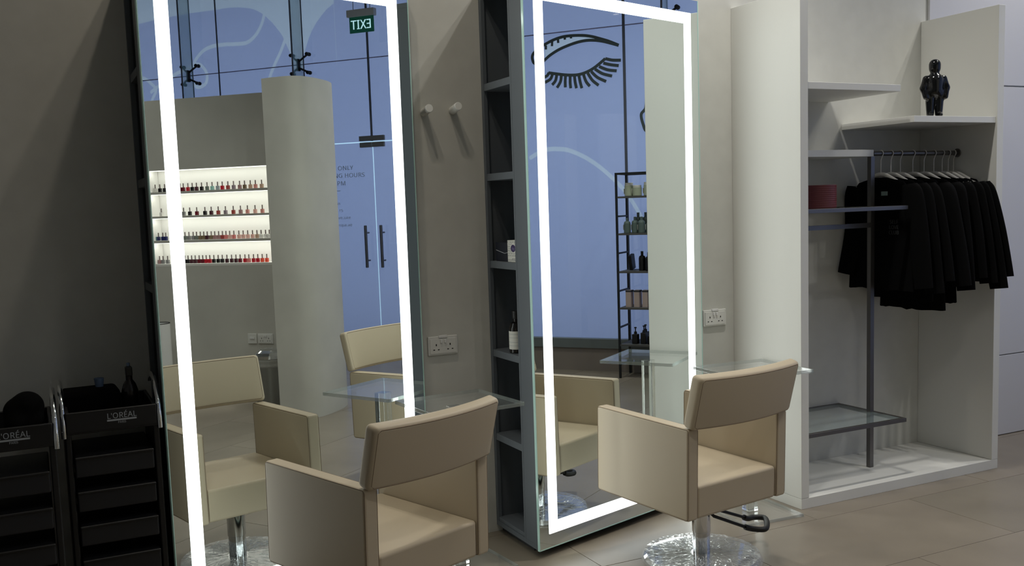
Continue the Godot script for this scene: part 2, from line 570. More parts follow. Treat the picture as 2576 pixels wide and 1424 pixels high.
# ---------------------------------------------------------------- scene
func _ready() -> void:
	rng.seed = 20
	# camera
	var cam := Camera3D.new()
	cam.name = "camera"
	add_child(cam)
	var yaw := 0.4513
	var pitch := 0.1025
	var roll := -0.0337
	var ahead := Vector3(sin(yaw) * cos(pitch), -sin(pitch), -cos(yaw) * cos(pitch))
	var right := Vector3(cos(yaw), 0, sin(yaw))
	var up := right.cross(ahead)
	cam.transform = Transform3D(Basis(right * cos(roll) + up * sin(roll), -right * sin(roll) + up * cos(roll), -ahead), EYE)
	cam.near = 0.05
	cam.far = 60.0
	cam.projection = Camera3D.PROJECTION_FRUSTUM
	cam.size = 2.0 * cam.near * 712.0 / 2470.92
	cam.frustum_offset = Vector2(0, cam.near * 61.23 / 2470.92)
	cam.current = true
	# what lies outside the shop front: the even light of a mall
	var env := Environment.new()
	env.background_mode = Environment.BG_COLOR
	env.background_color = Color(0.93, 0.96, 1.0)
	env.background_energy_multiplier = 2.5
	env.tonemap_mode = Environment.TONE_MAPPER_LINEAR
	env.tonemap_exposure = 1.0
	env.sdfgi_enabled = true
	env.ssao_enabled = true
	env.ssil_enabled = true
	var we := WorldEnvironment.new()
	we.name = "surroundings"
	we.environment = env
	add_child(we)

	make_materials()
	build_room()
	build_downlights()
	build_shop_front()
	build_partition()
	build_mirrors()
	build_wardrobe()
	build_chairs()
	build_tables()
	build_wall_bits()
	build_clothes()
	build_wardrobe_things()
	build_trolleys()
	build_cabinet_things()
	build_rack()
	build_polish()
	build_far_things()


# ---------------------------------------------------------------- room
func build_room() -> void:
	# floor of large tiles in broken rows
	var floor_ := setting("floor")
	part(floor_, "screed", box(10.4, 0.1, 9.4), M.grout, Vector3(2.35, -0.0535, 4.1))
	var tile := rbox(1.1975, 0.02, 0.5975, 0.0012, 1)
	var r := 0
	var z := 0.059 - 0.6
	while z < 8.7:
		var shift := 3.894 if r % 2 == 0 else 2.083
		var x := shift - 1.2 * 6
		while x < 7.4:
			if x + 1.2 > -2.6 and x < 7.0:
				part(floor_, "tile", tile, M["tile_%d" % rng.randi_range(0, 2)], Vector3(x + 0.6, -0.01, z + 0.3))
			x += 1.2
		z += 0.6
		r += 1
	var back := setting("wall_back")
	part(back, "plaster", box(9.6, CEIL + 0.1, 0.2), M.wall_paint, Vector3(2.2, CEIL / 2, -0.1))
	# flush wall panels to the right of the wardrobe
	for e in [[0.004, 0.509], [0.515, 2.166], [2.174, 4.04]]:
		part(back, "wall_panel", rbox(2.2, e[1] - e[0], 0.016, 0.002, 1), M.panel_grey, Vector3(4.745 + 1.1, (e[0] + e[1]) / 2, 0.009))
	var wl := setting("wall_left")
	part(wl, "plaster", box(0.2, CEIL + 0.1, 9.2), M.wall_paint, Vector3(-2.55, CEIL / 2, 4.3))
	var wr := setting("wall_rear")
	part(wr, "plaster", box(9.8, CEIL + 0.1, 0.2), M.wall_paint, Vector3(2.2, CEIL / 2, 8.75))
	var ce := setting("ceiling")
	part(ce, "plaster", box(9.8, 0.2, 9.2), M.ceiling_paint, Vector3(2.3, CEIL + 0.1, 4.3))


func build_downlights() -> void:
	# twin downlights set flush in the ceiling; each lamp's own light stands just below its lens
	var spots := [
		[0.925, 0.80, 0.85], [1.20, 0.80, 0.85], [2.87, 0.80, 2.25], [3.12, 0.80, 2.25], [5.37, 0.80, 1.6], [5.58, 0.80, 1.6],
		[2.1, 3.0, 1.15], [2.35, 3.0, 1.15], [4.9, 2.2, 1.7], [5.1, 2.2, 1.7], [0.9, 5.0, 2.3], [2.9, 5.0, 2.3]]
	var ring := lathe([Vector2(0.043, 0.02), Vector2(0.043, 0.0), Vector2(0.058, 0.0), Vector2(0.06, 0.003), Vector2(0.06, 0.02), Vector2(0.043, 0.02)], 32)
	var lens := lathe([Vector2(0, 0.006), Vector2(0.043, 0.006), Vector2(0.043, 0.010), Vector2(0, 0.010)], 32)
	var places := ["above the mirror beside the trolleys", "above the wall pegs", "above the mirror beside the wardrobe", "above the edge of the wardrobe", "beyond the wardrobe by the shop front", "in the corner by the shop front",
		"in the middle of the room, on the trolley side", "in the middle of the room, on the wardrobe side", "before the shelf rack", "between the shelf rack and the pillar", "over the back of the room near the side wall", "over the back of the room near the partition"]
	for i in spots.size():
		var s = spots[i]
		var t := thing("downlight", "round recessed ceiling downlight " + places[i], "light", Vector3(s[0], CEIL - 0.0205, s[1]), 0.0, "downlights in the ceiling")
		part(t, "ring", ring, M.white_gloss)
		part(t, "lens", lens, M.lamp_glow)
		var l := SpotLight3D.new()
		l.name = "spot"
		t.add_child(l)
		l.position = Vector3(0, -0.006, 0)
		l.rotation_degrees.x = -90.0
		l.spot_angle = 62.0
		l.spot_angle_attenuation = 0.9
		l.spot_range = 14.0
		l.spot_attenuation = 2.0
		l.light_size = 0.04
		l.light_color = Color(1.0, 0.95, 0.87) if s[0] < 1.5 and s[1] < 1.0 else Color(1.0, 0.985, 0.955)
		l.light_energy = s[2]
		l.shadow_enabled = true


# ---------------------------------------------------------------- shop front
func front_frame() -> Transform3D:
	var x := Vector3(FK, 0, 1).normalized()
	return Transform3D(Basis(x, Vector3.UP, x.cross(Vector3.UP)), Vector3(FX0, 0, 0))


func film_piece(x0: float, x1: float, y0: float, y1: float) -> ArrayMesh:
	var st := start()
	var q := [Vector2(x0, y0), Vector2(x1, y0), Vector2(x1, y1), Vector2(x0, y1)]
	for i in [0, 2, 1, 0, 3, 2]:
		st.set_normal(Vector3(0, 0, 1))
		st.set_uv(Vector2(q[i].x / 7.7, 1.0 - q[i].y / (1090.0 * 7.7 / 2048.0)))
		st.add_vertex(Vector3(q[i].x, q[i].y, 0))
	return st.commit()


func glazed(parent: Node3D, called: String, x0: float, x1: float, y0: float, y1: float, slit_a := 0.0, slit_b := 0.0, slit_top := 0.0) -> MeshInstance3D:
	var g := 0.004
	var o := part(parent, called, box(x1 - x0 - 2 * g, y1 - y0 - 2 * g, 0.008), M.door_glass, Vector3((x0 + x1) / 2, (y0 + y1) / 2, 0.006))
	var low := y0 - (0.03 if y0 < 1.0 and y0 > 0.1 else 0.0)
	part(o, "printed_film", film_piece(x0 + slit_a, x1 - slit_b, low, y1 - slit_top), M.film, Vector3(-(x0 + x1) / 2, -(y0 + y1) / 2, -0.007))
	return o


func build_shop_front() -> void:
	var f := front_frame()
	var win := setting("window_1")
	win.transform = f
	var cols := [-0.1, 1.639, 2.036, 3.07, 3.818, 4.60, 5.698, 6.057, 7.6]
	for i in cols.size() - 1:
		var a: float = cols[i]
		var b: float = cols[i + 1]
		var door := i == 3 or i == 4
		glazed(win, "glass_pane", a, b, 2.262 if door else FACE_BOTTOM, 3.104)
		glazed(win, "glass_pane", a, b, 3.104, CEIL)
		part(win, "horizontal_joint", box(b - a, 0.009, 0.006), M.joint_line, Vector3((a + b) / 2, 3.104, 0.012))
		if i > 0:
			var wide: float = {2.036: 0.024, 3.818: 0.022, 5.698: 0.014}.get(a, 0.012)
			var y0 := 2.262 if i == 4 else FACE_BOTTOM
			part(win, "vertical_joint", box(wide, CEIL - y0, 0.008), M.silicone, Vector3(a, (CEIL + y0) / 2, 0.0125))
	# glass fins with their spider fittings
	for x in [1.639, 4.615, 6.057]:
		var fin := part(win, "glass_fin", box(0.015, CEIL - 2.3, 0.17), M.fin_glass, Vector3(x, (CEIL + 2.3) / 2, 0.105))
		part(fin, "fin_edge", box(0.017, CEIL - 2.3, 0.006), M.silicone, Vector3(0, 0, 0.086))
		var st := start()
		var hub := Vector3(x, 3.09, 0.085)
		add_rbox(st, Vector3(0.03, 0.13, 0.05), 0.012, 2, hub)
		for sx in [-1.0, 1.0]:
			for sy in [-1.0, 1.0]:
				var e := Vector3(x + sx * 0.10, 3.104 + sy * 0.095, 0.05)
				add_tube(st, smooth_path(PackedVector3Array([hub + Vector3(0, sy * 0.03, 0), hub.lerp(e, 0.55) + Vector3(0, sy * 0.01, 0.01), e]), 4), 0.011, 8)
				add_lathe(st, [Vector2(0, -0.035), Vector2(0.017, -0.035), Vector2(0.02, -0.03), Vector2(0.02, -0.012), Vector2(0.012, -0.005), Vector2(0.012, 0.018), Vector2(0.02, 0.024), Vector2(0.016, 0.034), Vector2(0, 0.036)], 14, e, Basis(Vector3.RIGHT, PI / 2))
		part(win, "spider_fitting", st.commit(), M.fitting)
	# channel and skirting along the foot, left of the doors and right of them
	for e in [[-0.1, 3.07], [4.60, 7.6]]:
		part(win, "floor_channel", box(e[1] - e[0], 0.085, 0.09), M.channel, Vector3((e[0] + e[1]) / 2, FACE_BOTTOM - 0.0425, 0.03))
		part(win, "skirting", box(e[1] - e[0], FACE_BOTTOM - 0.086, 0.07), M.skirting, Vector3((e[0] + e[1]) / 2, (FACE_BOTTOM - 0.086) / 2, 0.025))
	part(win, "head_beam", box(7.7, 0.3, 0.12), M.ceiling_paint, Vector3(3.75, CEIL + 0.15, -0.02))
	# the glass double door
	var door := setting("door_1")
	door.transform = f
	for k in 2:
		var a: float = [3.07, 3.818][k]
		var b: float = [3.818, 4.60][k]
		var leaf := glazed(door, "door_leaf", a, b, 0.012, 2.258, 0.0 if k == 0 else 0.005, 0.005 if k == 0 else 0.0, 0.007)
		var mid := Vector3((a + b) / 2, (0.012 + 2.258) / 2, 0.006)
		part(leaf, "glass_edge", film_piece(-(b - a) / 2, (b - a) / 2, 1.115, 1.128), M.glass_edge, Vector3(0, 0, -0.006))
		var ex := (b - a) / 2 * (1.0 if k == 0 else -1.0)
		part(leaf, "glass_edge", film_piece(minf(ex, ex - 0.006 * signf(ex)), maxf(ex, ex - 0.006 * signf(ex)), -1.12, 1.115), M.glass_edge, Vector3(0, 0, -0.006))
		var hx: float = [3.728, 3.912][k]
		var st := start()
		add_lathe(st, [Vector2(0, 0), Vector2(0.014, 0), Vector2(0.016, 0.002), Vector2(0.016, 0.438), Vector2(0.014, 0.44), Vector2(0, 0.44)], 16, Vector3(hx, 0.955, 0.07) - mid)
		for y in [1.028, 1.318]:
			add_tube(st, PackedVector3Array([Vector3(hx, y, 0.07) - mid, Vector3(hx, y, 0.005) - mid]), 0.009, 10)
		part(leaf, "pull_handle", st.commit(), M.brushed)
		part(leaf, "patch_fitting", rbox(0.14, 0.05, 0.03, 0.004, 1), M.patch_metal, Vector3(([3.745, 3.893][k] as float), 2.226, 0.008) - mid)
	part(win, "patch_fitting", rbox(0.296, 0.05, 0.03, 0.004, 1), M.patch_metal, Vector3(3.82, 2.292, 0.008))
	# opening hours on the door, printed to be read from outside
	var words := [["ONLY", 2.000, 0.044, 4.057], ["S", 2.000, 0.044, 4.268], ["HOURS", 1.922, 0.044, 3.92], ["NG", 1.922, 0.044, 4.19], ["PM", 1.842, 0.044, 4.156], ["1", 1.842, 0.044, 4.275], ["us", 1.633, 0.030, 4.235], ["1115", 1.557, 0.028, 4.205], ["ve.uae", 1.483, 0.030, 4.115], ["espa.ae", 1.405, 0.030, 4.10]]
	var sign_ := thing("door_lettering", "grey opening-hours lettering on the blue glass door", "lettering", f * Vector3(4.1, 1.7, 0.012))
	sign_.transform = Transform3D(f.basis, f * Vector3(4.1, 1.7, 0.012))
	for w in words:
		var t := lettering(w[0], w[2], 0.001)
		t.horizontal_alignment = HORIZONTAL_ALIGNMENT_RIGHT
		part(sign_, "word", t, M.decal_text, Vector3(w[3] - 4.1, w[1] - 1.7, 0.002), Basis(Vector3.UP, PI) * Basis.from_scale(Vector3(1.25, 1, 1)))
	part(sign_, "rule", box(0.05, 0.006, 0.001), M.decal_text, Vector3(4.25 - 4.1, 1.765 - 1.7, 0.002))
	# painted closed eye and the edge of another drawing
	var eye := thing("eye_decal", "dark drawing of a closed eye with lashes under a brow, on blue glass", "decal", Vector3.ZERO)
	var c0 := Vector3(2.42, 2.85, 0.012)
	eye.transform = Transform3D(f.basis, f * c0)
	for e in [["brow", BROW, 0.026], ["lashes", LASHES, 0.027]]:
		var st := start()
		var k := 0
		for line in e[1]:
			var moved := PackedVector2Array()
			for p in smooth_flat(line, 6):
				moved.append(p - Vector2(c0.x, c0.y))
			add_stroke(st, moved, e[2] * (1.0 if line.size() > 2 else 0.85), 0.0, 0.0012 + 0.00004 * k)
			k += 1
		part(eye, e[0], st.commit(), M.decal)
	var nose := thing("outline_decal", "dark curved outline drawn on the blue glass beside the shelf rack", "decal", Vector3.ZERO)
	var c1 := Vector3(1.80, 2.4, 0.012)
	nose.transform = Transform3D(f.basis, f * c1)
	var st2 := start()
	var moved2 := PackedVector2Array()
	for p in smooth_flat(NOSE, 5):
		moved2.append(p - Vector2(c1.x, c1.y))
	add_stroke(st2, moved2, 0.026, 0.0, 0.0012)
	part(nose, "outline", st2.commit(), M.decal)
	# exit sign hung from the ceiling inside the door
	var c2 := Vector3(3.705, 3.39, 0.30)
	var ex := thing("exit_sign", "green hanging EXIT sign with white letters above the glass door", "sign", Vector3.ZERO)
	ex.transform = Transform3D(f.basis, f * c2)
	part(ex, "case", rbox(0.31, 0.07, 0.06, 0.005, 1), M.sign_case, Vector3(0.0, 0.105, 0))
	part(ex, "sign_panel", rbox(0.275, 0.155, 0.012, 0.002, 1), M.sign_green, Vector3(0, -0.007, 0))
	var t := lettering("EXIT", 0.088, 0.004)
	part(ex, "sign_letters", t, M.sign_white, Vector3(0, -0.007, 0.008))
	for sx in [-0.1, 0.09]:
		part(ex, "hanging_wire", tube(PackedVector3Array([Vector3(sx, 0.14, 0), Vector3(sx, CEIL - c2.y, 0)]), 0.003, 6), M.fitting)


# ---------------------------------------------------------------- partition with the lit polish niche, and the pillar
func part_frame() -> Transform3D:
	var x := Vector3(-0.2, 0, 1).normalized()
	return Transform3D(Basis(x, Vector3.UP, x.cross(Vector3.UP)), Vector3(4.86, 0, 0))


const ROWS = [1.1435, 1.347, 1.557, 1.766]


func build_partition() -> void:
	var f := part_frame()
	var p := setting("wall_partition")
	p.transform = f
	var top := 2.545
	var n0 := 3.2
	var n1 := 4.585
	var y0 := 1.1435
	var y1 := 1.950
	var deep := 0.30
	part(p, "lower_wall", box(6.6 - 3.1, y0 - 0.02, deep), M.partition_plaster, Vector3(4.85, (y0 - 0.02) / 2, -deep / 2))
	part(p, "upper_wall", box(6.6 - 3.1, top - y1, deep), M.partition_plaster, Vector3(4.85, (top + y1) / 2, -deep / 2))
	part(p, "niche_sill", box(n1 - n0, 0.02, deep), M.niche_white, Vector3((n0 + n1) / 2, y0 - 0.01, -deep / 2 + 0.0005))
	part(p, "end_wall", box(6.6 - n1, y1 - y0 + 0.02, deep), M.partition_plaster, Vector3((6.6 + n1) / 2, (y0 + y1) / 2 - 0.01, -deep / 2))
	part(p, "end_wall", box(n0 - 3.1, y1 - y0 + 0.02, deep), M.partition_plaster, Vector3((3.1 + n0) / 2, (y0 + y1) / 2 - 0.01, -deep / 2))
	part(p, "niche_back", box(n1 - n0, y1 - y0, 0.02), M.niche_white, Vector3((n0 + n1) / 2, (y0 + y1) / 2, -0.14))
	part(p, "niche_cheek", box(0.004, y1 - y0, 0.12), M.niche_white, Vector3(n1 - 0.002, (y0 + y1) / 2, -0.066))
	for k in 4:
		var under: float = [ROWS[1] - 0.02, ROWS[2] - 0.016, ROWS[3] - 0.019, y1][k]
		if k < 3:
			part(p, "niche_shelf", box(n1 - n0, ROWS[k + 1] - under, 0.125), M.niche_white, Vector3((n0 + n1) / 2, (ROWS[k + 1] + under) / 2, -0.0675))
			part(p, "shelf_nosing", box(n1 - n0, ROWS[k + 1] - under + 0.002, 0.004), M.partition_plaster, Vector3((n0 + n1) / 2, (ROWS[k + 1] + under) / 2 - 0.001, -0.003))
		# light line tucked under the front of the board above each row
		part(p, "light_line", box(n1 - n0 - 0.02, 0.006, 0.012), M.niche_glow, Vector3((n0 + n1) / 2, under - 0.003, -0.014))
		var l := AreaLight3D.new()
		l.name = "row_light"
		p.add_child(l, true)
		l.position = Vector3((n0 + n1) / 2, under - 0.008, -0.016)
		l.rotation = Vector3(-PI / 2 + 0.55, 0, 0)
		l.area_size = Vector2(n1 - n0 - 0.04, 0.012)
		l.area_range = 8.0
		l.area_attenuation = 2.0
		l.light_energy = 0.165
		l.light_color = Color(1.0, 0.985, 0.95)
		l.shadow_enabled = true
	# rounded pillar in front of the partition's end
	var pil := setting("wall_pillar", Vector3(3.93, 0, 2.65))
	var poly := PackedVector2Array()
	for q in smooth_flat(PackedVector2Array([Vector2(3.56, 2.782), Vector2(3.562, 2.63), Vector2(3.58, 2.535), Vector2(3.63, 2.478), Vector2(3.71, 2.463), Vector2(3.85, 2.478), Vector2(4.0, 2.515), Vector2(4.12, 2.575), Vector2(4.22, 2.66), Vector2(4.262, 2.72), Vector2(4.27, 2.782)]), 4):
		poly.append(q - Vector2(3.93, 2.65))
	part(pil, "plaster", prism(poly, 0.0, 2.545), M.partition_plaster, Vector3.ZERO)
	# socket and switch beside the bin
	var so := socket(false, "white double wall socket low on the partition above the silver bin", f * Vector3(3.453 * 1.0198, 0.496, 0.0), f.basis)
	so.set_meta("group", "wall sockets")
	var sw := thing("light_switch", "small white wall switch beside a socket on the partition", "switch", Vector3.ZERO)
	sw.transform = Transform3D(f.basis, f * Vector3(3.578 * 1.0198, 0.496, 0.0))
	part(sw, "plate", rbox(0.086, 0.086, 0.009, 0.003, 1), M.socket_white, Vector3(0, 0, 0.0045))
	part(sw, "rocker", rbox(0.045, 0.018, 0.006, 0.002, 1), M.white_gloss, Vector3(0, 0.004, 0.012))


func socket(with_pins: bool, label: String, at: Vector3, turn: Basis) -> Node3D:
	var s := thing("wall_socket", label, "socket", at)
	s.transform = Transform3D(turn, at)
	part(s, "plate", rbox(0.146, 0.086, 0.009, 0.003, 2), M.socket_white, Vector3(0, 0, 0.0046))
	part(s, "raised_field", rbox(0.128, 0.068, 0.003, 0.0012, 1), M.socket_white, Vector3(0, -0.002, 0.0105))
	for sx in [-1.0, 1.0]:
		part(s, "rocker", rbox(0.011, 0.017, 0.008, 0.002, 1), M.white_gloss, Vector3(sx * 0.0095, 0.020, 0.013))
		part(s, "earth_hole", box(0.005, 0.009, 0.001), M.hole, Vector3(sx * 0.034, 0.004, 0.0122))
		for q in [-1.0, 1.0]:
			part(s, "pin_hole", box(0.008, 0.004, 0.001), M.hole, Vector3(sx * 0.034 + q * 0.011, -0.018, 0.0122))
	if with_pins:
		part(s, "usb_strip", rbox(0.042, 0.012, 0.012, 0.002, 1), M.white_gloss, Vector3(0, 0.041, 0.008))
	return s


# ---------------------------------------------------------------- mirror cabinets
func build_mirrors() -> void:
	mirror_cabinet(0.3882, 0.3096, "tall wedge-shaped mirror cabinet with lit border beside the black trolleys")
	mirror_cabinet(1.8955, 0.291, "tall wedge-shaped mirror cabinet with lit border beside the white wardrobe")


func mirror_cabinet(xl: float, th: float, label: String) -> void:
	var c := thing("mirror_cabinet", label, "mirror", Vector3(xl, 0, 0), 0.0, "mirror cabinets along the back wall")
	var g := 0.012
	var t := Vector3(cos(th), 0, -sin(th))
	var n := Vector3(sin(th), 0, cos(th))
	var wx := MW * cos(th)
	var zr := MZ - MW * sin(th)
	var b := 0.0343
	# carcass
	var bz := MZ - g / cos(th)
	var br := zr - g / cos(th)
	var outline := PackedVector2Array([Vector2(0, 0.002), Vector2(wx, 0.002), Vector2(wx, br), Vector2(0, bz)])
	part(c, "top_panel", prism(outline, MTOP - 0.022, MTOP), M.laminate)
	part(c, "bottom_panel", prism(outline, b, b + 0.022), M.laminate)
	part(c, "plinth", prism(PackedVector2Array([Vector2(0.03, 0.002), Vector2(wx - 0.03, 0.002), Vector2(wx - 0.03, maxf(br - 0.05, 0.01)), Vector2(0.03, bz - 0.10)]), 0.0, b), M.plinth_dark)
	var hh := MTOP - b - 0.044
	var mid := (MTOP + b) / 2
	part(c, "back_panel", box(wx, hh, 0.010), M.laminate, Vector3(wx / 2, mid, 0.007))
	part(c, "end_panel", box(0.018, hh, br - 0.014), M.laminate, Vector3(wx - 0.009, mid, 0.013 + (br - 0.014) / 2))
	part(c, "niche_back", box(0.012, hh, 0.30), M.laminate, Vector3(0.262, mid, 0.162))
	part(c, "niche_cheek", box(0.256, hh, 0.014), M.laminate, Vector3(0.128, mid, 0.304))
	part(c, "stile", box(0.018, hh, bz - 0.312), M.laminate, Vector3(0.0095, mid, (bz + 0.311) / 2))
	part(c, "wall_strip", box(0.018, hh, 0.012), M.laminate, Vector3(0.0095, mid, 0.0185))
	for y in [2.099, 1.694, 1.295, 0.881, 0.482, 0.075]:
		part(c, "shelf", rbox(0.252, 0.032 if y > 0.1 else 0.018, 0.283, 0.0015, 1), M.laminate, Vector3(0.129, y - (0.016 if y > 0.1 else 0.009), 0.1545))
	# mirror glass on the front, turned with the front
	var turn := Basis(t, Vector3.UP, n)
	var o := Vector3(0, 0, MZ)
	var at := func(s: float, y: float, out: float) -> Vector3: return o + t * s + Vector3.UP * y + n * out
	part(c, "mirror_glass", box(MW - 0.002, MTOP - b - 0.002, g - 0.001), M.mirror, at.call(MW / 2, mid, -g / 2 - 0.0005), turn)
	part(c, "glass_edge", box(0.0035, MTOP - b, g), M.mirror_edge, at.call(0.0008, mid, -g / 2 + 0.0004), turn)
	part(c, "glass_edge", box(0.003, MTOP - b, g), M.mirror_edge, at.call(MW - 0.001, mid, -g / 2 + 0.0004), turn)
	part(c, "glass_edge", box(MW, 0.003, g), M.mirror_edge, at.call(MW / 2, b + 0.001, -g / 2 + 0.0004), turn)
	# four light strips let into the mirror, each with its light
	var a := 0.0621
	var w := 0.0515
	var y0 := b + 0.0639
	var y1 := MTOP - 0.0658
	var strips := [[a + w / 2, (y0 + y1) / 2, w, y1 - y0], [MW - a - w / 2, (y0 + y1) / 2, w, y1 - y0], [MW / 2, y0 + 0.0265, MW - 2 * a - 2 * w, 0.053], [MW / 2, y1 - 0.0265, MW - 2 * a - 2 * w, 0.053]]
	for k in 4:
		var s = strips[k]
		part(c, "light_strip", box(s[2], s[3], 0.003), M.strip_glow, at.call(s[0], s[1], 0.0), turn)
		var l := AreaLight3D.new()
		l.name = "strip_light"
		c.add_child(l, true)
		l.transform = Transform3D(Basis(-t, Vector3.UP, -n), at.call(s[0], s[1], 0.003))
		l.area_size = Vector2(s[2], s[3])
		l.area_range = 12.0
		l.area_attenuation = 2.0
		l.light_energy = 0.29 * maxf(s[2], s[3]) / 2.4 * (0.3 if k == 2 else 1.0)
		l.light_color = Color(0.97, 1.0, 0.98)
		l.shadow_enabled = true


# ---------------------------------------------------------------- wardrobe
const WX = 3.3233
const WZ = 0.5096
const WT = 0.0485
const WR = 4.6931
const WB = 0.0532
const WTOP = 2.5196


func build_wardrobe() -> void:
	var w := thing("open_wardrobe", "white open wardrobe niche with shelves and a hanging rail against the wall", "wardrobe", Vector3(WX, 0, 0))
	var x := func(v: float) -> float: return v - WX
	part(w, "base", rbox(WR + WT - WX, WB, WZ, 0.0015, 1), M.white_panel, Vector3((WR + WT - WX) / 2, WB / 2, WZ / 2 + 0.001))
	for e in [WX, WR]:
		part(w, "side_panel", rbox(WT, WTOP - WB - 0.001, WZ, 0.0015, 1), M.white_panel, Vector3(x.call(e) + WT / 2, (WTOP + WB + 0.001) / 2, WZ / 2 + 0.001))
	var l: float = WX + WT
	var shelves := [[l, 3.99, 0.50, 2.0535, 2.0865], [4.085, WR, 0.50, 1.902, 1.934], [l, 4.045, 0.272, 1.742, 1.777]]
	for s in shelves:
		part(w, "shelf", rbox(s[1] - s[0] - 0.001, s[4] - s[3], s[2], 0.0012, 1), M.white_panel, Vector3(x.call((s[0] + s[1]) / 2), (s[3] + s[4]) / 2, s[2] / 2 + 0.001))
	# steel pole, glass shelves in steel frames, rails
	part(w, "pole", box(0.026, 1.742 - WB, 0.026), M.satin_steel, Vector3(x.call(4.042), (1.742 + WB) / 2, 0.257))
	for y in [1.469, 0.355]:
		var st := start()
		for e in [[l, 4.065, 0.464, 0.486], [l, 4.065, 0.001, 0.022], [4.045, 4.067, 0.022, 0.464], [l, l + 0.02, 0.022, 0.464]]:
			add_rbox(st, Vector3(e[1] - e[0], 0.02, e[3] - e[2]), 0.001, 1, Vector3(x.call((e[0] + e[1]) / 2), y, (e[2] + e[3]) / 2))
		var fr := part(w, "shelf_frame", st.commit(), M.satin_steel)
		part(fr, "glass_shelf", box(4.044 - l - 0.022, 0.006, 0.44), M.shelf_glass, Vector3(x.call((4.044 + l + 0.022) / 2), y + 0.006, 0.243))
	part(w, "cross_rail", box(4.029 - l, 0.024, 0.024), M.satin_steel, Vector3(x.call((4.029 + l) / 2), 1.378, 0.257))
	part(w, "hanging_rail", tube(PackedVector3Array([Vector3(x.call(4.046), 1.757, 0.262), Vector3(x.call(WR), 1.757, 0.262)]), 0.0125, 16), M.satin_steel)
	part(w, "rail_flange", rod(0.024, 0.008), M.satin_steel, Vector3(x.call(WR) - 0.001, 1.757, 0.262), Basis(Vector3.FORWARD, -PI / 2))


# ---------------------------------------------------------------- chairs
const BACK_HALF = 0.289


func back_point(x: float, v: float, d: float) -> Vector3:
	var u := x / BACK_HALF
	return Vector3(x, 0.768 + v * 0.975 - d * 0.23, 0.281 + 0.042 * (1.0 - u * u) + v * 0.23 + d * 0.975)


func backrest_mesh() -> ArrayMesh:
	var st := start()
	var r := 0.015
	var xs := []
	for k in 6:
		xs.append([-BACK_HALF + r - r * cos(k * PI / 10.0), r * (1.0 - sin(k * PI / 10.0))])
	for i in range(1, 24):
		xs.append([lerpf(-BACK_HALF + r, BACK_HALF - r, i / 24.0), 0.0])
	for k in 6:
		xs.append([BACK_HALF - r + r * sin(k * PI / 10.0), r * (1.0 - cos(k * PI / 10.0))])
	var rings := []
	for e in xs:
		var ring := []
		for p in rounded_rect(0.222 - 2.0 * e[1], 0.056 - 2.0 * e[1], maxf(0.004, 0.016 - e[1] * 0.6), 5):
			ring.append(back_point(e[0], p.x, p.y))
		rings.append(ring)
	var m: int = rings[0].size()
	st.set_smooth_group(0)
	for i in rings.size() - 1:
		for k in m:
			var k2 := (k + 1) % m
			var q := [rings[i][k], rings[i][k2], rings[i + 1][k2], rings[i + 1][k]]
			var c: Vector3 = (rings[i][0] + rings[i][m / 2]) / 2.0
			var g: Vector3 = (q[2] - q[0]).cross(q[1] - q[0])
			var ids := [0, 1, 2, 0, 2, 3] if g.dot(q[0] - c) > 0 else [0, 2, 1, 0, 3, 2]
			for j in ids:
				st.add_vertex(q[j])
	for e in [0, rings.size() - 1]:
		var c := Vector3.ZERO
		for p in rings[e]:
			c += p / m
		var out := Vector3(-1 if e == 0 else 1, 0, 0)
		for k in m:
			var a: Vector3 = rings[e][k]
			var b: Vector3 = rings[e][(k + 1) % m]
			if (b - c).cross(a - c).dot(out) < 0:
				var s := a
				a = b
				b = s
			st.add_vertex(c)
			st.add_vertex(a)
			st.add_vertex(b)
	st.generate_normals()
	return st.commit()


func wrap_height(f: FastNoiseLite, rr: float, a: float) -> float:
	var q := f.get_noise_2d(rr * cos(a) * 2.2, rr * sin(a) * 2.2)
	var w := f.get_noise_2d(a * 1.2 + 30.0, rr * 0.6)
	return 0.0275 - 0.045 * maxf(0.0, rr - 0.05) * 0.55 + (1.0 - absf(q)) * 0.0035 + (1.0 - absf(w)) * 0.004


func wrap_mesh(r: float, seed_: int) -> ArrayMesh:
	# crumpled plastic film over the round foot
	var f := FastNoiseLite.new()
	f.seed = seed_
	f.frequency = 9.0
	f.fractal_octaves = 3
	f.noise_type = FastNoiseLite.TYPE_SIMPLEX
	var st := start()
	var na := 140
	var nr := 22
	var rows := []
	for i in nr:
		var ring := []
		for k in na:
			var a := TAU * k / na
			var rr := 0.045 + (r - 0.045) * i / (nr - 1.0)
			var y := wrap_height(f, rr, a)
			if i == nr - 1:
				y = 0.003
				rr += 0.003
			ring.append(Vector3(rr * cos(a), y, rr * sin(a)))
		rows.append(ring)
	st.set_smooth_group(-1)
	for i in nr - 1:
		for k in na:
			var k2 := (k + 1) % na
			for q in [rows[i][k], rows[i][k2], rows[i + 1][k2], rows[i][k], rows[i + 1][k2], rows[i + 1][k]]:
				st.add_vertex(q)
	st.generate_normals()
	return st.commit()


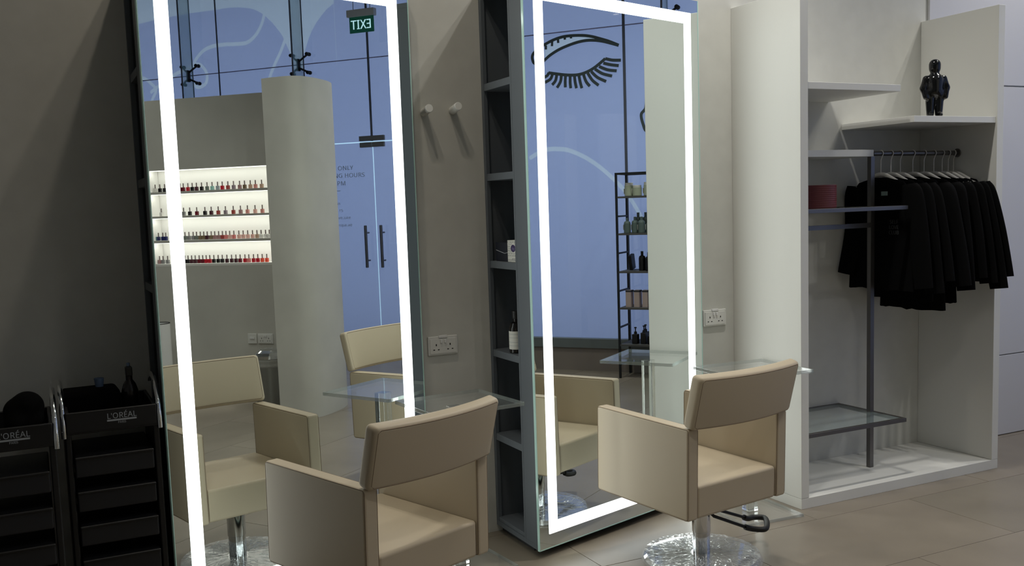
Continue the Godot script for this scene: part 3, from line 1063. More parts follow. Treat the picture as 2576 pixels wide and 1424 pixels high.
func crease_mesh(r: float, seed_: int) -> ArrayMesh:
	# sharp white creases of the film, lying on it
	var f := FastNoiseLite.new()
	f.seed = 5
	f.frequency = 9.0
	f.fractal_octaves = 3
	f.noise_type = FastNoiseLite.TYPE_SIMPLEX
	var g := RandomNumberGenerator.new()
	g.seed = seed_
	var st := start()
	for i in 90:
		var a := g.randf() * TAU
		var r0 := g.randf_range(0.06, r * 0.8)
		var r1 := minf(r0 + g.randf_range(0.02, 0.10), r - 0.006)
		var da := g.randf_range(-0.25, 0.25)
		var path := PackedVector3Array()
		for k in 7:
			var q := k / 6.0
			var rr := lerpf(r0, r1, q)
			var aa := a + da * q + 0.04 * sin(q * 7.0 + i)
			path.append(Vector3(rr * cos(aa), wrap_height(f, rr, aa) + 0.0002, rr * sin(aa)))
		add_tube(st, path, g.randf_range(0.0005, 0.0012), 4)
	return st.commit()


func outline_seam(poly: PackedVector3Array, r := 0.0022) -> ArrayMesh:
	var closed := poly.duplicate()
	closed.append(poly[0])
	return tube(closed, r, 6)


func panel_loop(x: float, y0: float, y1: float, z0: float, z1: float, rr: float) -> PackedVector3Array:
	var out := PackedVector3Array()
	for p in rounded_rect(z1 - z0, y1 - y0, rr, 3):
		out.append(Vector3(x, (y0 + y1) / 2 + p.y, (z0 + z1) / 2 + p.x))
	return out


func build_chairs() -> void:
	var c := thing("styling_chair", "beige leather styling chair facing the mirror beside the black trolleys", "chair", Vector3(1.063, 0, 0.808), 0.385, "styling chairs")
	var tilt := Basis(Vector3.RIGHT, 0.026)
	var piv := Vector3(0, 0.35, 0)
	var put := func(v: Vector3) -> Vector3: return piv + tilt * (v - piv)
	# foot and column
	part(c, "foot_disc", lathe([Vector2(0, 0.001), Vector2(0.245, 0.001), Vector2(0.25, 0.005), Vector2(0.25, 0.010), Vector2(0.235, 0.018), Vector2(0.05, 0.026), Vector2(0, 0.026)], 64), M.chrome)
	var wr := part(c, "plastic_wrap", wrap_mesh(0.256, 5), M.wrap)
	part(wr, "crease", crease_mesh(0.25, 8), M.wrap_crease)
	part(c, "column", lathe([Vector2(0, 0.026), Vector2(0.037, 0.026), Vector2(0.037, 0.12), Vector2(0.040, 0.122), Vector2(0.040, 0.262), Vector2(0, 0.262)], 40), M.chrome)
	part(c, "swivel_plate", rbox(0.15, 0.03, 0.15, 0.004, 1), M.fitting, Vector3(0, 0.275, 0))
	# upholstery
	var st := start()
	add_rbox(st, Vector3(0.464, 0.138, 0.530), 0.014, 4)
	part(c, "seat", st.commit(), M.leather, put.call(Vector3(0, 0.350, -0.0035)), tilt)
	for sx in [-1.0, 1.0]:
		var pa := start()
		add_rbox(pa, Vector3(0.057, 0.376, 0.556), 0.011, 4)
		var arm := part(c, "arm_panel", pa.commit(), M.leather, put.call(Vector3(sx * 0.2612, 0.470, -0.0115)), tilt)
		for e in [-1.0, 1.0]:
			part(arm, "piping", outline_seam(panel_loop(e * 0.0258, -0.1845, 0.1845, -0.2745, 0.2745, 0.012), 0.0019), M.seam)
	var bk := part(c, "backrest", backrest_mesh(), M.leather, piv - tilt * piv, tilt)
	for rear in [true, false]:
		var loop := PackedVector3Array()
		var d: float = 0.0262 if rear else -0.0262
		var corner := [[-0.277, 0.092], [-0.267, 0.102], [0.267, 0.102], [0.277, 0.092], [0.277, -0.092], [0.267, -0.102], [-0.267, -0.102], [-0.277, -0.092]]
		for k in 8:
			var a = corner[k]
			var b = corner[(k + 1) % 8]
			for i in (20 if k % 4 == 1 else 3):
				var q := i / (20.0 if k % 4 == 1 else 3.0)
				loop.append(back_point(lerpf(a[0], b[0], q), lerpf(a[1], b[1], q), d))
		part(bk, "piping", outline_seam(loop, 0.0019), M.seam)
	# the other chair is a copy, turned less, and carries a foot bar
	var d := copy_of(c, "styling_chair", Vector3(2.490, 0, 0.749), 0.154, "beige leather styling chair with a black foot bar beside the white wardrobe")
	d.set_meta("category", "chair")
	for n in ["foot_disc", "plastic_wrap", "column", "swivel_plate"]:
		(d.get_node(n) as Node3D).position += Vector3(0.007, 0, 0.045)
	var bars := start()
	add_tube(bars, PackedVector3Array([Vector3(0.045, 0.235, 0.035), Vector3(0.06, 0.197, 0.080), Vector3(0.224, 0.120, 0.136)]), 0.007, 8)
	add_tube(bars, PackedVector3Array([Vector3(0.055, 0.235, 0.005), Vector3(0.13, 0.200, 0.052), Vector3(0.323, 0.120, 0.035)]), 0.007, 8)
	var bar := part(d, "foot_bar", bars.commit(), M.black_rubber, Vector3(-0.036, 0, 0.022))
	part(bar, "rubber_sleeve", tube(smooth_path(PackedVector3Array([Vector3(0.200, 0.131, 0.128), Vector3(0.235, 0.118, 0.142), Vector3(0.280, 0.114, 0.168), Vector3(0.345, 0.112, 0.125), Vector3(0.398, 0.113, 0.065), Vector3(0.368, 0.114, 0.030), Vector3(0.323, 0.119, 0.035), Vector3(0.295, 0.131, 0.037)]), 6), 0.0125, 12), M.black_rubber)


func sheet(parent: Node3D, called: String, w: float, d: float, thick: float, at: Vector3) -> void:
	var o := part(parent, called, box(w - 0.004, thick - 0.001, d - 0.004), M.acrylic_sheet, at)
	var st := start()
	var e := 0.004
	for q in [[w, e, 0.0, d / 2 - e / 2], [w, e, 0.0, -d / 2 + e / 2], [e, d - 2 * e, w / 2 - e / 2, 0.0], [e, d - 2 * e, -w / 2 + e / 2, 0.0]]:
		add_rbox(st, Vector3(q[0], thick, q[1]), 0.0015, 2, Vector3(q[2], 0, q[3]))
	part(o, "polished_edge", st.commit(), M.polished_edge)


func build_tables() -> void:
	var t := thing("acrylic_table", "clear acrylic side table between the two mirrors", "table", Vector3(1.585, 0, 0.335), 0.09, "acrylic side tables")
	sheet(t, "table_top", 0.415, 0.40, 0.016, Vector3(0, 0.715, 0))
	part(t, "post", rbox(0.055, 0.690, 0.055, 0.002, 1), M.acrylic, Vector3(-0.02, 0.361, 0.0))
	sheet(t, "base_plate", 0.34, 0.34, 0.014, Vector3(0, 0.0075, 0))
	copy_of(t, "acrylic_table", Vector3(3.098, 0, 0.418), -0.05, "clear acrylic side table next to the white wardrobe")


# ---------------------------------------------------------------- on the wall
func build_wall_bits() -> void:
	socket(true, "white double wall socket between the two mirrors", Vector3(1.6537, 0.9209, 0), Basis()).set_meta("group", "wall sockets")
	socket(true, "white double wall socket beside the white wardrobe", Vector3(3.1929, 0.9248, 0), Basis()).set_meta("group", "wall sockets")
	for e in [[1.610, 1.970, "white peg on the wall nearer the mirror beside the trolleys"], [1.749, 1.981, "white peg on the wall nearer the mirror beside the wardrobe"]]:
		var p := thing("wall_peg", e[2], "peg", Vector3(e[0], e[1], 0), 0.0, "round pegs on the wall")
		part(p, "peg", rod(0.018, 0.075), M.socket_white, Vector3.ZERO, Basis(Vector3.RIGHT, PI / 2 - 0.18))


# ---------------------------------------------------------------- clothes
func garment_body(seed_: int, hem: float, flare: float, thick: float) -> ArrayMesh:
	var g := FastNoiseLite.new()
	g.seed = seed_
	g.frequency = 1.0
	var st := start()
	st.set_smooth_group(0)
	var nv := 18
	var na := 40
	var rings := []
	for i in nv + 1:
		var q := i / float(nv)
		var y := -q * hem
		var half: float
		if q < 0.10:
			half = lerpf(0.055, 0.185, sqrt(q / 0.10))
			y = -0.055 * pow(q / 0.10, 1.4)
		else:
			half = lerpf(0.188, 0.200 + flare, (q - 0.10) / 0.90)
			y = -0.055 - (hem - 0.055) * (q - 0.10) / 0.90
		var deep := lerpf(thick * 0.6, thick, q)
		var ring := []
		for k in na:
			var a := TAU * k / na
			var fold := 1.0 + 0.30 * q * g.get_noise_2d(k * 1.3 if k < na / 2 else (na - k) * 1.3, q * 1.2)
			var sag := 0.012 * g.get_noise_2d(cos(a) * 2.0 + 9.0, 4.0) * (1.0 if i == nv else 0.0)
			ring.append(Vector3(sin(a) * deep * fold, y + sag, cos(a) * half))
		rings.append(ring)
	for i in nv:
		for k in na:
			var k2 := (k + 1) % na
			for v in [rings[i][k], rings[i][k2], rings[i + 1][k2], rings[i][k], rings[i + 1][k2], rings[i + 1][k]]:
				st.add_vertex(v)
	st.generate_normals()
	return st.commit()


func sleeve(s: float, reach: float, down: float, seed_: int, thick: float, drift := 0.0) -> ArrayMesh:
	var st := start()
	var pts := smooth_path(PackedVector3Array([Vector3(0, -0.045, s * 0.155), Vector3(0.0, -0.10, s * (0.205 if s > 0 else 0.18)), Vector3(0.0, -down * 0.55, s * (0.225 if s > 0 else 0.185) + s * reach * 0.5), Vector3(drift, -down, s * (0.235 if s > 0 else 0.19) + s * reach)]), 6)
	var n := pts.size()
	st.set_smooth_group(0)
	var rings := []
	for i in n:
		var q := i / (n - 1.0)
		var wide := lerpf(0.080, 0.056, q)
		var deep := lerpf(thick, thick * 0.8, q)
		var ring := []
		for k in 16:
			var a := TAU * k / 16
			ring.append(pts[i] + Vector3(sin(a) * deep * (0.9 + 0.1 * sin(q * 12.0 + seed_ + k)), -0.2 * s * cos(a) * wide * -0.6, cos(a) * wide))
		rings.append(ring)
	for i in n - 1:
		for k in 16:
			var k2 := (k + 1) % 16
			for v in [rings[i][k], rings[i][k2], rings[i + 1][k2], rings[i][k], rings[i + 1][k2], rings[i + 1][k]]:
				st.add_vertex(v)
	st.generate_normals()
	return st.commit()


func hanger_mesh() -> Array:
	var st := start()
	var hook := PackedVector3Array()
	hook.append(Vector3(0, -0.115, 0))
	hook.append(Vector3(0, -0.035, 0))
	for i in 13:
		var a := deg_to_rad(-50.0 + 250.0 * i / 12.0)
		hook.append(Vector3(0, 0.0 + 0.0165 * sin(a) + 0.0, 0.0165 * cos(a) * 1.0))
	add_tube(st, hook, 0.0024, 8)
	var arms := start()
	for s in [-1.0, 1.0]:
		add_tube(arms, smooth_path(PackedVector3Array([Vector3(0, -0.112, 0), Vector3(0, -0.118, s * 0.035), Vector3(0, -0.150, s * 0.10), Vector3(0, -0.185, s * 0.17), Vector3(0, -0.205, s * 0.200)]), 5), 0.013, 10, 0.6, Vector3.RIGHT)
	return [st.commit(), arms.commit()]


func build_clothes() -> void:
	var xs := [4.108, 4.182, 4.251, 4.345, 4.430, 4.505, 4.570, 4.618, 4.660]
	var thin := [0.030, 0.032, 0.032, 0.040, 0.036, 0.030, 0.022, 0.020, 0.017]
	var hm := hanger_mesh()
	var names := ["first", "second", "third", "fourth", "fifth", "sixth", "seventh", "eighth", "ninth"]
	for i in xs.size():
		var turn: float = [0.02, 0.0, -0.02, 0.02, -0.01, 0.0, 0.0, 0.0, 0.0][i]
		var at := Vector3(xs[i], 1.757, 0.262)
		var h := thing("clothes_hanger", "white hanger on the wardrobe rail, %s from the steel pole" % names[i], "hanger", at, turn, "white hangers on the rail")
		part(h, "hook", hm[0], M.hanger_white)
		part(h, "shoulder_bar", hm[1], M.hanger_white)
		var hem: float = [0.60, 0.56, 0.66, 0.72, 0.68, 0.60, 0.58, 0.56, 0.58][i]
		var what := "black long-sleeved sweatshirt with a small printed chest emblem, next to the steel pole" if i == 0 else "black long-sleeved sweatshirt on the %s hanger from the steel pole" % names[i]
		var g := thing("black_sweatshirt", what, "sweatshirt", at + Vector3(0, -0.128, 0), turn, "black sweatshirts on the rail")
		part(g, "body", garment_body(40 + i, hem, 0.02 + 0.005 * (i % 3), thin[i]), M.black_cloth)
		for s in [-1.0, 1.0]:
			var down: float = 0.55 + 0.03 * ((i * 7 + int(s)) % 3)
			var reach := 0.05 + 0.012 * ((i * 5 + int(s) + 3) % 4)
			if s < 0:
				reach = 0.008
			elif i >= 7:
				reach = 0.10
			part(g, "sleeve", sleeve(s, reach, down, i, thin[i] * 0.85, -0.05 if i == 0 and s < 0 else 0.0), M.black_cloth)
		if i == 0:
			part(g, "neck_label", rbox(0.002, 0.022, 0.042, 0.0005, 1), M.tag_grey, Vector3(-0.0225, -0.085, 0.045))
			var k := 0
			for w in ["SELF", "LOVE", "CLUB"]:
				part(g, "chest_print", lettering(w, 0.020, 0.0012), M.print_dim, Vector3(-0.0295, -0.235 - 0.028 * k, 0.115), Basis(Vector3.UP, -PI / 2))
				k += 1


# ---------------------------------------------------------------- small surface-net figure
func capsule_at(p: Vector3, a: Vector3, b: Vector3, ra: float, rb: float) -> float:
	var t := clampf((p - a).dot(b - a) / (b - a).length_squared(), 0.0, 1.0)
	return p.distance_to(a.lerp(b, t)) - lerpf(ra, rb, t)


func net(bones: Array, lo: Vector3, hi: Vector3, cell: float, k: float) -> ArrayMesh:
	var n := Vector3i(((hi - lo) / cell).ceil()) + Vector3i.ONE
	var field := PackedFloat32Array()
	field.resize(n.x * n.y * n.z)
	for z in n.z:
		for y in n.y:
			for x in n.x:
				var p := lo + Vector3(x, y, z) * cell
				var d := 1e3
				for b in bones:
					var e := capsule_at(p, b[0], b[1], b[2], b[3])
					var h := clampf(0.5 + 0.5 * (d - e) / k, 0.0, 1.0)
					d = lerpf(d, e, h) - k * h * (1.0 - h)
				field[(z * n.y + y) * n.x + x] = d
	var at := func(x: int, y: int, z: int) -> float: return field[(z * n.y + y) * n.x + x]
	var verts := {}
	var corners := [Vector3i(0, 0, 0), Vector3i(1, 0, 0), Vector3i(0, 1, 0), Vector3i(1, 1, 0), Vector3i(0, 0, 1), Vector3i(1, 0, 1), Vector3i(0, 1, 1), Vector3i(1, 1, 1)]
	for z in n.z - 1:
		for y in n.y - 1:
			for x in n.x - 1:
				var sum := Vector3.ZERO
				var c := 0
				for i in 8:
					for j in range(i + 1, 8):
						var e: Vector3i = (corners[i] - corners[j]).abs()
						if e.x + e.y + e.z != 1:
							continue
						var a: float = at.call(x + corners[i].x, y + corners[i].y, z + corners[i].z)
						var b: float = at.call(x + corners[j].x, y + corners[j].y, z + corners[j].z)
						if (a < 0.0) != (b < 0.0):
							sum += Vector3(corners[i]).lerp(Vector3(corners[j]), a / (a - b))
							c += 1
				if c:
					verts[Vector3i(x, y, z)] = lo + (Vector3(x, y, z) + sum / c) * cell
	var st := start()
	st.set_smooth_group(0)
	var dirs := [Vector3i(1, 0, 0), Vector3i(0, 1, 0), Vector3i(0, 0, 1)]
	for z in range(1, n.z - 1):
		for y in range(1, n.y - 1):
			for x in range(1, n.x - 1):
				for d in 3:
					var q := Vector3i(x, y, z)
					var a: float = at.call(x, y, z)
					var r: Vector3i = q + dirs[d]
					var b: float = at.call(r.x, r.y, r.z)
					if (a < 0.0) == (b < 0.0):
						continue
					var u: Vector3i = dirs[(d + 1) % 3]
					var v: Vector3i = dirs[(d + 2) % 3]
					var f := [q, q - u, q - u - v, q - v]
					if f.any(func(e): return not verts.has(e)):
						continue
					if a < 0.0:
						f.reverse()
					for i in [0, 1, 2, 0, 2, 3]:
						st.add_vertex(verts[f[i]])
	st.index()
	st.generate_normals()
	return st.commit()


func build_wardrobe_things() -> void:
	# a plain black standing figure
	var fig := thing("black_statuette", "glossy black standing statuette on the upper right wardrobe shelf", "statuette", Vector3(4.335, 1.938, 0.41), -0.5)
	var b := []
	var s := 0.300
	var bone := func(a: Vector3, c: Vector3, ra: float, rb: float) -> void: b.append([a * s, c * s, ra * s, rb * s])
	bone.call(Vector3(0, 0.84, 0), Vector3(0, 0.90, 0), 0.098, 0.100)
	bone.call(Vector3(0, 0.68, 0), Vector3(0, 0.76, 0), 0.075, 0.055)
	bone.call(Vector3(0, 0.46, 0), Vector3(0, 0.62, 0), 0.135, 0.145)
	for k in [-1.0, 1.0]:
		bone.call(Vector3(k * 0.075, 0.05, 0), Vector3(k * 0.08, 0.42, 0), 0.062, 0.085)
		bone.call(Vector3(k * 0.075, 0.035, -0.02), Vector3(k * 0.08, 0.03, 0.09), 0.038, 0.036)
		bone.call(Vector3(k * 0.15, 0.66, 0), Vector3(k * 0.20, 0.50, 0.01), 0.060, 0.056)
		bone.call(Vector3(k * 0.20, 0.50, 0.01), Vector3(k * 0.17, 0.34, 0.05), 0.052, 0.046)
	part(fig, "body", net(b, Vector3(-0.09, -0.008, -0.06), Vector3(0.09, 0.312, 0.07), 0.006, 0.010), M.black_gloss)
	# ribbed red tin on the glass shelf
	var tin := thing("ribbed_tin", "dark red ribbed round tin on the upper glass shelf", "tin", Vector3(3.655, 1.4786, 0.285))
	var prof := [Vector2(0, 0), Vector2(0.080, 0)]
	for i in 11:
		var y := 0.004 + 0.0105 * i
		prof.append(Vector2(0.0833, y))
		prof.append(Vector2(0.084, y + 0.003))
		prof.append(Vector2(0.084, y + 0.007))
		prof.append(Vector2(0.0833, y + 0.0095))
	prof.append(Vector2(0.080, 0.119))
	prof.append(Vector2(0, 0.119))
	part(tin, "body", lathe(prof, 48), M.tin_red)


# ---------------------------------------------------------------- trolleys
func build_trolleys() -> void:
	var t := thing("salon_trolley", "black plastic salon trolley with stacked drawers tight beside the mirror", "trolley", Vector3(0.208, 0, 0.285), 0.0, "black salon trolleys")
	var hw := 0.150
	var hd := 0.165
	part(t, "foot_frame", rbox(0.30, 0.03, 0.34, 0.008, 2), M.black_plastic, Vector3(0, 0.10, 0))
	for sx in [-1.0, 1.0]:
		part(t, "side_post", rbox(0.022, 0.70, 0.32, 0.006, 2), M.black_plastic, Vector3(sx * (hw - 0.004), 0.465, 0))
		for sz in [-1.0, 1.0]:
			var w := part(t, "castor", lathe([Vector2(0, -0.011), Vector2(0.024, -0.011), Vector2(0.028, -0.007), Vector2(0.028, 0.007), Vector2(0.024, 0.011), Vector2(0, 0.011)], 20), M.black_rubber, Vector3(sx * 0.12, 0.0285, sz * 0.14), Basis(Vector3.FORWARD, PI / 2))
			part(w, "castor_fork", box(0.035, 0.012, 0.03), M.black_plastic, Vector3(-0.045, 0, 0), Basis())
	for k in 5:
		var d := part(t, "drawer", rbox(0.262, 0.072, 0.33, 0.006, 2), M.black_drawer, Vector3(0, 0.185 + 0.124 * k, 0.004))
		part(d, "drawer_lip", rbox(0.262, 0.010, 0.014, 0.004, 1), M.black_plastic, Vector3(0, 0.034, 0.168))
	# top tray with the maker's lettering on its front
	var st := start()
	add_rbox(st, Vector3(0.30, 0.012, 0.34), 0.004, 1, Vector3(0, 0.806, 0))
	for e in [[Vector3(0.30, 0.078, 0.012), Vector3(0, 0.84, 0.164)], [Vector3(0.30, 0.078, 0.012), Vector3(0, 0.84, -0.164)], [Vector3(0.012, 0.078, 0.32), Vector3(0.144, 0.84, 0)], [Vector3(0.012, 0.078, 0.32), Vector3(-0.144, 0.84, 0)]]:
		add_rbox(st, e[0], 0.004, 1, e[1])
	part(t, "top_tray", st.commit(), M.black_plastic)
	part(t, "brand_lettering", lettering("L'ORÉAL", 0.0195, 0.001), M.print_grey, Vector3(0.032, 0.853, 0.171))
	part(t, "brand_bar", box(0.098, 0.006, 0.001), M.print_grey, Vector3(0.032, 0.8375, 0.171))
	part(t, "brand_lettering", lettering("PARIS", 0.0075, 0.001), M.print_grey, Vector3(0.032, 0.8285, 0.171))
	for sx in [-1.0, 1.0]:
		part(t, "chrome_handle", tube(smooth_path(PackedVector3Array([Vector3(sx * 0.158, 0.93, -0.10), Vector3(sx * 0.158, 0.962, -0.02), Vector3(sx * 0.158, 0.955, 0.07), Vector3(sx * 0.158, 0.905, 0.135), Vector3(sx * 0.158, 0.85, 0.160), Vector3(sx * 0.158, 0.79, 0.165)]), 6), 0.009, 12), M.chrome)
	copy_of(t, "salon_trolley", Vector3(-0.135, 0, 0.43), 0.0, "black plastic salon trolley with stacked drawers on the far side of its twin")
	# things on the trolleys
	var sp := thing("spray_bottle", "dark spray bottle standing on the trolley beside the mirror", "bottle", Vector3(0.285, 0.8125, 0.30))
	part(sp, "body", lathe([Vector2(0, 0), Vector2(0.027, 0), Vector2(0.029, 0.004), Vector2(0.029, 0.10), Vector2(0.022, 0.125), Vector2(0.012, 0.14), Vector2(0.012, 0.155), Vector2(0, 0.155)], 24), M.amber_dark)
	part(sp, "spray_head", rbox(0.024, 0.035, 0.034, 0.005, 2), M.black_plastic, Vector3(0, 0.172, 0.004))
	part(sp, "nozzle", rod(0.006, 0.014, 12), M.clear_cup, Vector3(0, 0.1895, 0.0))
	var bg := thing("folded_bag", "black folded cloth bag lying in the trolley tray beside the mirror", "bag", Vector3(0.150, 0.8125, 0.24), 0.04)
	part(bg, "body", rbox(0.20, 0.115, 0.14, 0.02, 3), M.black_cloth, Vector3(0, 0.0575, 0))
	var cup := thing("clear_cup", "small bluish clear cup behind the folded bag on the trolley", "cup", Vector3(0.185, 0.9285, 0.24))
	part(cup, "wall", lathe([Vector2(0, 0.0), Vector2(0.014, 0.0), Vector2(0.018, 0.032), Vector2(0.016, 0.032), Vector2(0.0125, 0.003), Vector2(0, 0.003)], 20), M.clear_cup)
	var dr := thing("black_pouch", "rounded black pouch lying on the far trolley", "pouch", Vector3(-0.070, 0.8125, 0.42), 0.0)
	part(dr, "body", net([[Vector3(-0.012, 0.085, 0), Vector3(0.012, 0.098, 0), 0.052, 0.055], [Vector3(-0.02, 0.046, 0.03), Vector3(0.02, 0.046, 0.02), 0.043, 0.043], [Vector3(-0.02, 0.046, -0.04), Vector3(0.02, 0.046, -0.03), 0.043, 0.043]], Vector3(-0.09, -0.01, -0.11), Vector3(0.09, 0.18, 0.11), 0.007, 0.02), M.black_cloth)


# ---------------------------------------------------------------- in the cabinet by the wardrobe
func carton_print() -> ImageTexture:
	var im := Image.create_empty(160, 200, false, Image.FORMAT_RGB8)
	im.fill(Color(0.80, 0.80, 0.77))
	var g := RandomNumberGenerator.new()
	g.seed = 4
	for r in 9:
		for c in 7:
			var p := Vector2(12 + c * 22 + (r % 2) * 11, 14 + r * 21)
			if r == 7 or p.distance_to(Vector2(95, 72)) < 46:
				continue
			for k in 9:
				var a := g.randf() * TAU
				stamp(im, Vector2(p.x + cos(a) * 5, 200 - p.y - sin(a) * 6), 200, 2.0, Color(0.16, 0.17, 0.24))
	for y in range(-34, 35):
		var half := 40.0 * sqrt(1.0 - y * y / 1190.0)
		im.fill_rect(Rect2i(int(95 - half), 72 + y, int(2 * half), 1), Color(0.20, 0.15, 0.33))
	for k in 5:
		im.fill_rect(Rect2i(78 + k * 8, 60 + (k * 5) % 11, 3, 22), Color(0.55, 0.52, 0.66))
	im.fill_rect(Rect2i(70, 168, 60, 4), Color(0.4, 0.4, 0.42))
	im.fill_rect(Rect2i(60, 180, 80, 3), Color(0.5, 0.5, 0.5))
	return ImageTexture.create_from_image(im)


func build_cabinet_things() -> void:
	var m := mat("carton_print", Color(1, 1, 1), 0.6)
	m.albedo_texture = carton_print()
	m.texture_repeat = false
	var x0 := 1.8955
	var c := thing("patterned_carton", "white carton with a dark pattern and a purple oval, in the mirror cabinet", "box", Vector3(x0 + 0.045, 1.2955, 0.239))
	part(c, "carton", rbox(0.06, 0.097, 0.096, 0.0015, 1), M.paper, Vector3(0, 0.0485, 0))
	var q := QuadMesh.new()
	q.size = Vector2(0.094, 0.095)
	part(c, "front_print", q, m, Vector3(-0.0305, 0.0485, 0), Basis(Vector3.UP, -PI / 2))
	var d := thing("navy_box", "dark navy box with a pale cord, beside the patterned carton", "box", Vector3(x0 + 0.07, 1.2955, 0.112))
	part(d, "body", rbox(0.09, 0.085, 0.135, 0.002, 1), M.navy_box, Vector3(0, 0.0425, 0))
	part(d, "cord", tube(PackedVector3Array([Vector3(-0.0465, 0.05, -0.06), Vector3(-0.0465, 0.036, 0.03), Vector3(-0.0465, 0.042, 0.066)]), 0.0016, 6), M.print_grey)
	var b := thing("dark_bottle", "dark pump bottle with a white paper label, in the mirror cabinet", "bottle", Vector3(x0 + 0.05, 0.8815, 0.185))
	part(b, "body", lathe([Vector2(0, 0), Vector2(0.034, 0), Vector2(0.036, 0.003), Vector2(0.036, 0.115), Vector2(0.028, 0.135), Vector2(0.016, 0.142), Vector2(0.016, 0.155), Vector2(0, 0.155)], 32), M.amber_dark)
	part(b, "paper_label", lathe([Vector2(0.0364, 0.018), Vector2(0.0364, 0.100)], 32), M.paper)
	for y in [0.034, 0.05, 0.07, 0.086]:
		part(b, "print_line", lathe([Vector2(0.0367, y), Vector2(0.0367, y + 0.0015)], 32), M.print_grey)
	part(b, "cap", lathe([Vector2(0, 0.155), Vector2(0.02, 0.155), Vector2(0.02, 0.19), Vector2(0, 0.19)], 24), M.black_plastic)


# ---------------------------------------------------------------- rack by the shop front
func build_rack() -> void:
	var f := front_frame()
	var r := thing("shelf_rack", "tall black steel shelf rack of hair products before the blue glass", "rack", Vector3.ZERO)
	var o := Vector3(1.58, 0, 0.22)
	r.transform = Transform3D(f.basis, f * o)
	var hw := 0.44
	var hd := 0.145
	var bar := 0.018
	for sx in [-1.0, 1.0]:
		for sz in [-1.0, 1.0]:
			part(r, "post", box(bar, 1.80, bar), M.rack_steel, Vector3(sx * hw, 0.90, sz * hd))
		for y in [1.791, 1.424, 1.102, 0.771, 0.45, 0.12]:
			part(r, "side_rung", box(bar * 0.8, bar * 0.8, 2 * hd - bar), M.rack_steel, Vector3(sx * hw, y, 0))
	for sz in [-1.0, 1.0]:
		part(r, "top_rail", box(2 * hw - bar, bar, bar), M.rack_steel, Vector3(0, 1.791, sz * hd))
	var tops := [1.596, 1.276, 0.946, 0.627, 0.303]
	for y in tops:
		part(r, "shelf", box(2 * hw - bar, 0.016, 2 * hd + bar), M.rack_shelf, Vector3(0, y - 0.008, 0))
	# goods, seen by the end of the rack that shows
	var put := func(lx: float, row: int, z: float) -> Vector3: return f * (o + Vector3(lx, tops[row] + 0.0005, z))
	var tub := lathe([Vector2(0, 0), Vector2(0.037, 0), Vector2(0.039, 0.003), Vector2(0.039, 0.075), Vector2(0, 0.075)], 24)
	var tub_lid := lathe([Vector2(0, 0.0755), Vector2(0.036, 0.0755), Vector2(0.036, 0.093), Vector2(0.034, 0.096), Vector2(0, 0.096)], 24)
	for e in [[0.345, 0.08, 1.2], [0.265, 0.10, 0.95], [0.17, 0.09, 1.2], [0.085, 0.10, 0.9]]:
		var t := thing("cream_tub", "pale green round tub with label on the top shelf of the rack", "tub", put.call(e[0], 0, e[1]), 0.0, "tubs on the top shelf of the rack")
		part(t, "jar", tub, M.tub_cream).scale = Vector3(1, e[2], 1)
		part(t, "lid", tub_lid, M.tub_lid).scale = Vector3(1, e[2], 1)
		part(t, "paper_label", box(0.046, 0.045, 0.002), M.paper, Vector3(0, 0.042, 0.0395))
	var bot := lathe([Vector2(0, 0), Vector2(0.028, 0), Vector2(0.03, 0.003), Vector2(0.03, 0.09), Vector2(0.024, 0.105), Vector2(0.012, 0.11), Vector2(0.012, 0.14), Vector2(0, 0.14)], 24)
	for e in [[0.368, 0.08, 0.95], [0.30, 0.07, 1.0], [0.235, 0.09, 1.0], [0.31, -0.06, 1.25], [0.245, -0.07, 1.25], [0.165, 0.09, 0.8], [0.10, 0.07, 1.0]]:
		var t := thing("shampoo_bottle", ("tall grey-green bottle standing behind others on the second shelf of the rack" if e[2] > 1.2 else "squat grey-green bottle with label on the second shelf of the rack" if e[2] < 0.9 else "grey-green bottle with label in the front row of the rack's second shelf"), "bottle", put.call(e[0], 1, e[1]), 0.0, "bottles on the second shelf of the rack")
		part(t, "body", bot, M.bottle_green).scale = Vector3(1, e[2], 1)
		part(t, "paper_label", box(0.036, 0.045, 0.002), M.paper, Vector3(0, 0.05, 0.0305))
	var folder := thing("black_carton", "black carton leaning at the end of the rack's middle shelf", "box", put.call(0.345, 2, 0.04), 0.0)
	part(folder, "body", rbox(0.075, 0.13, 0.03, 0.002, 1), M.black_plastic, Vector3(0, 0.075, 0), Basis(Vector3.FORWARD, -0.25))
	for e in [[0.245, 0.06, 1.05], [0.18, 0.03, 1.15], [0.175, 0.10, 1.0], [0.11, 0.08, 0.95]]:
		var t := thing("black_bottle", "black bottle on the middle shelf of the rack", "bottle", put.call(e[0], 2, e[1]), 0.0, "black bottles on the middle shelf of the rack")
		part(t, "body", bot, M.amber_dark).scale = Vector3(1, e[2] * 1.15, 1)
	for e in [0.36, 0.285, 0.21]:
		var t := thing("pink_carton", "pink and white printed carton on the fourth shelf of the rack", "box", put.call(e, 3, 0.08), 0.0, "cartons on the fourth shelf of the rack")
		part(t, "body", rbox(0.062, 0.15, 0.05, 0.002, 1), M.carton, Vector3(0, 0.075, 0))
		part(t, "front_print", lathe([Vector2(0, 0.0), Vector2(0.022, 0.0), Vector2(0.022, 0.0008), Vector2(0, 0.0008)], 20), M.pink_print, Vector3(0.0, 0.102, 0.0253), Basis(Vector3.RIGHT, PI / 2))
		part(t, "top_band", box(0.0626, 0.016, 0.0506), M.print_dim, Vector3(0, 0.141, 0))
	var lb := thing("labelled_bottle", "dark bottle with a pale label beside the pink cartons", "bottle", put.call(0.13, 3, 0.08))
	part(lb, "body", bot, M.amber_dark)
	part(lb, "paper_label", box(0.04, 0.05, 0.002), M.paper, Vector3(0, 0.05, 0.0305))
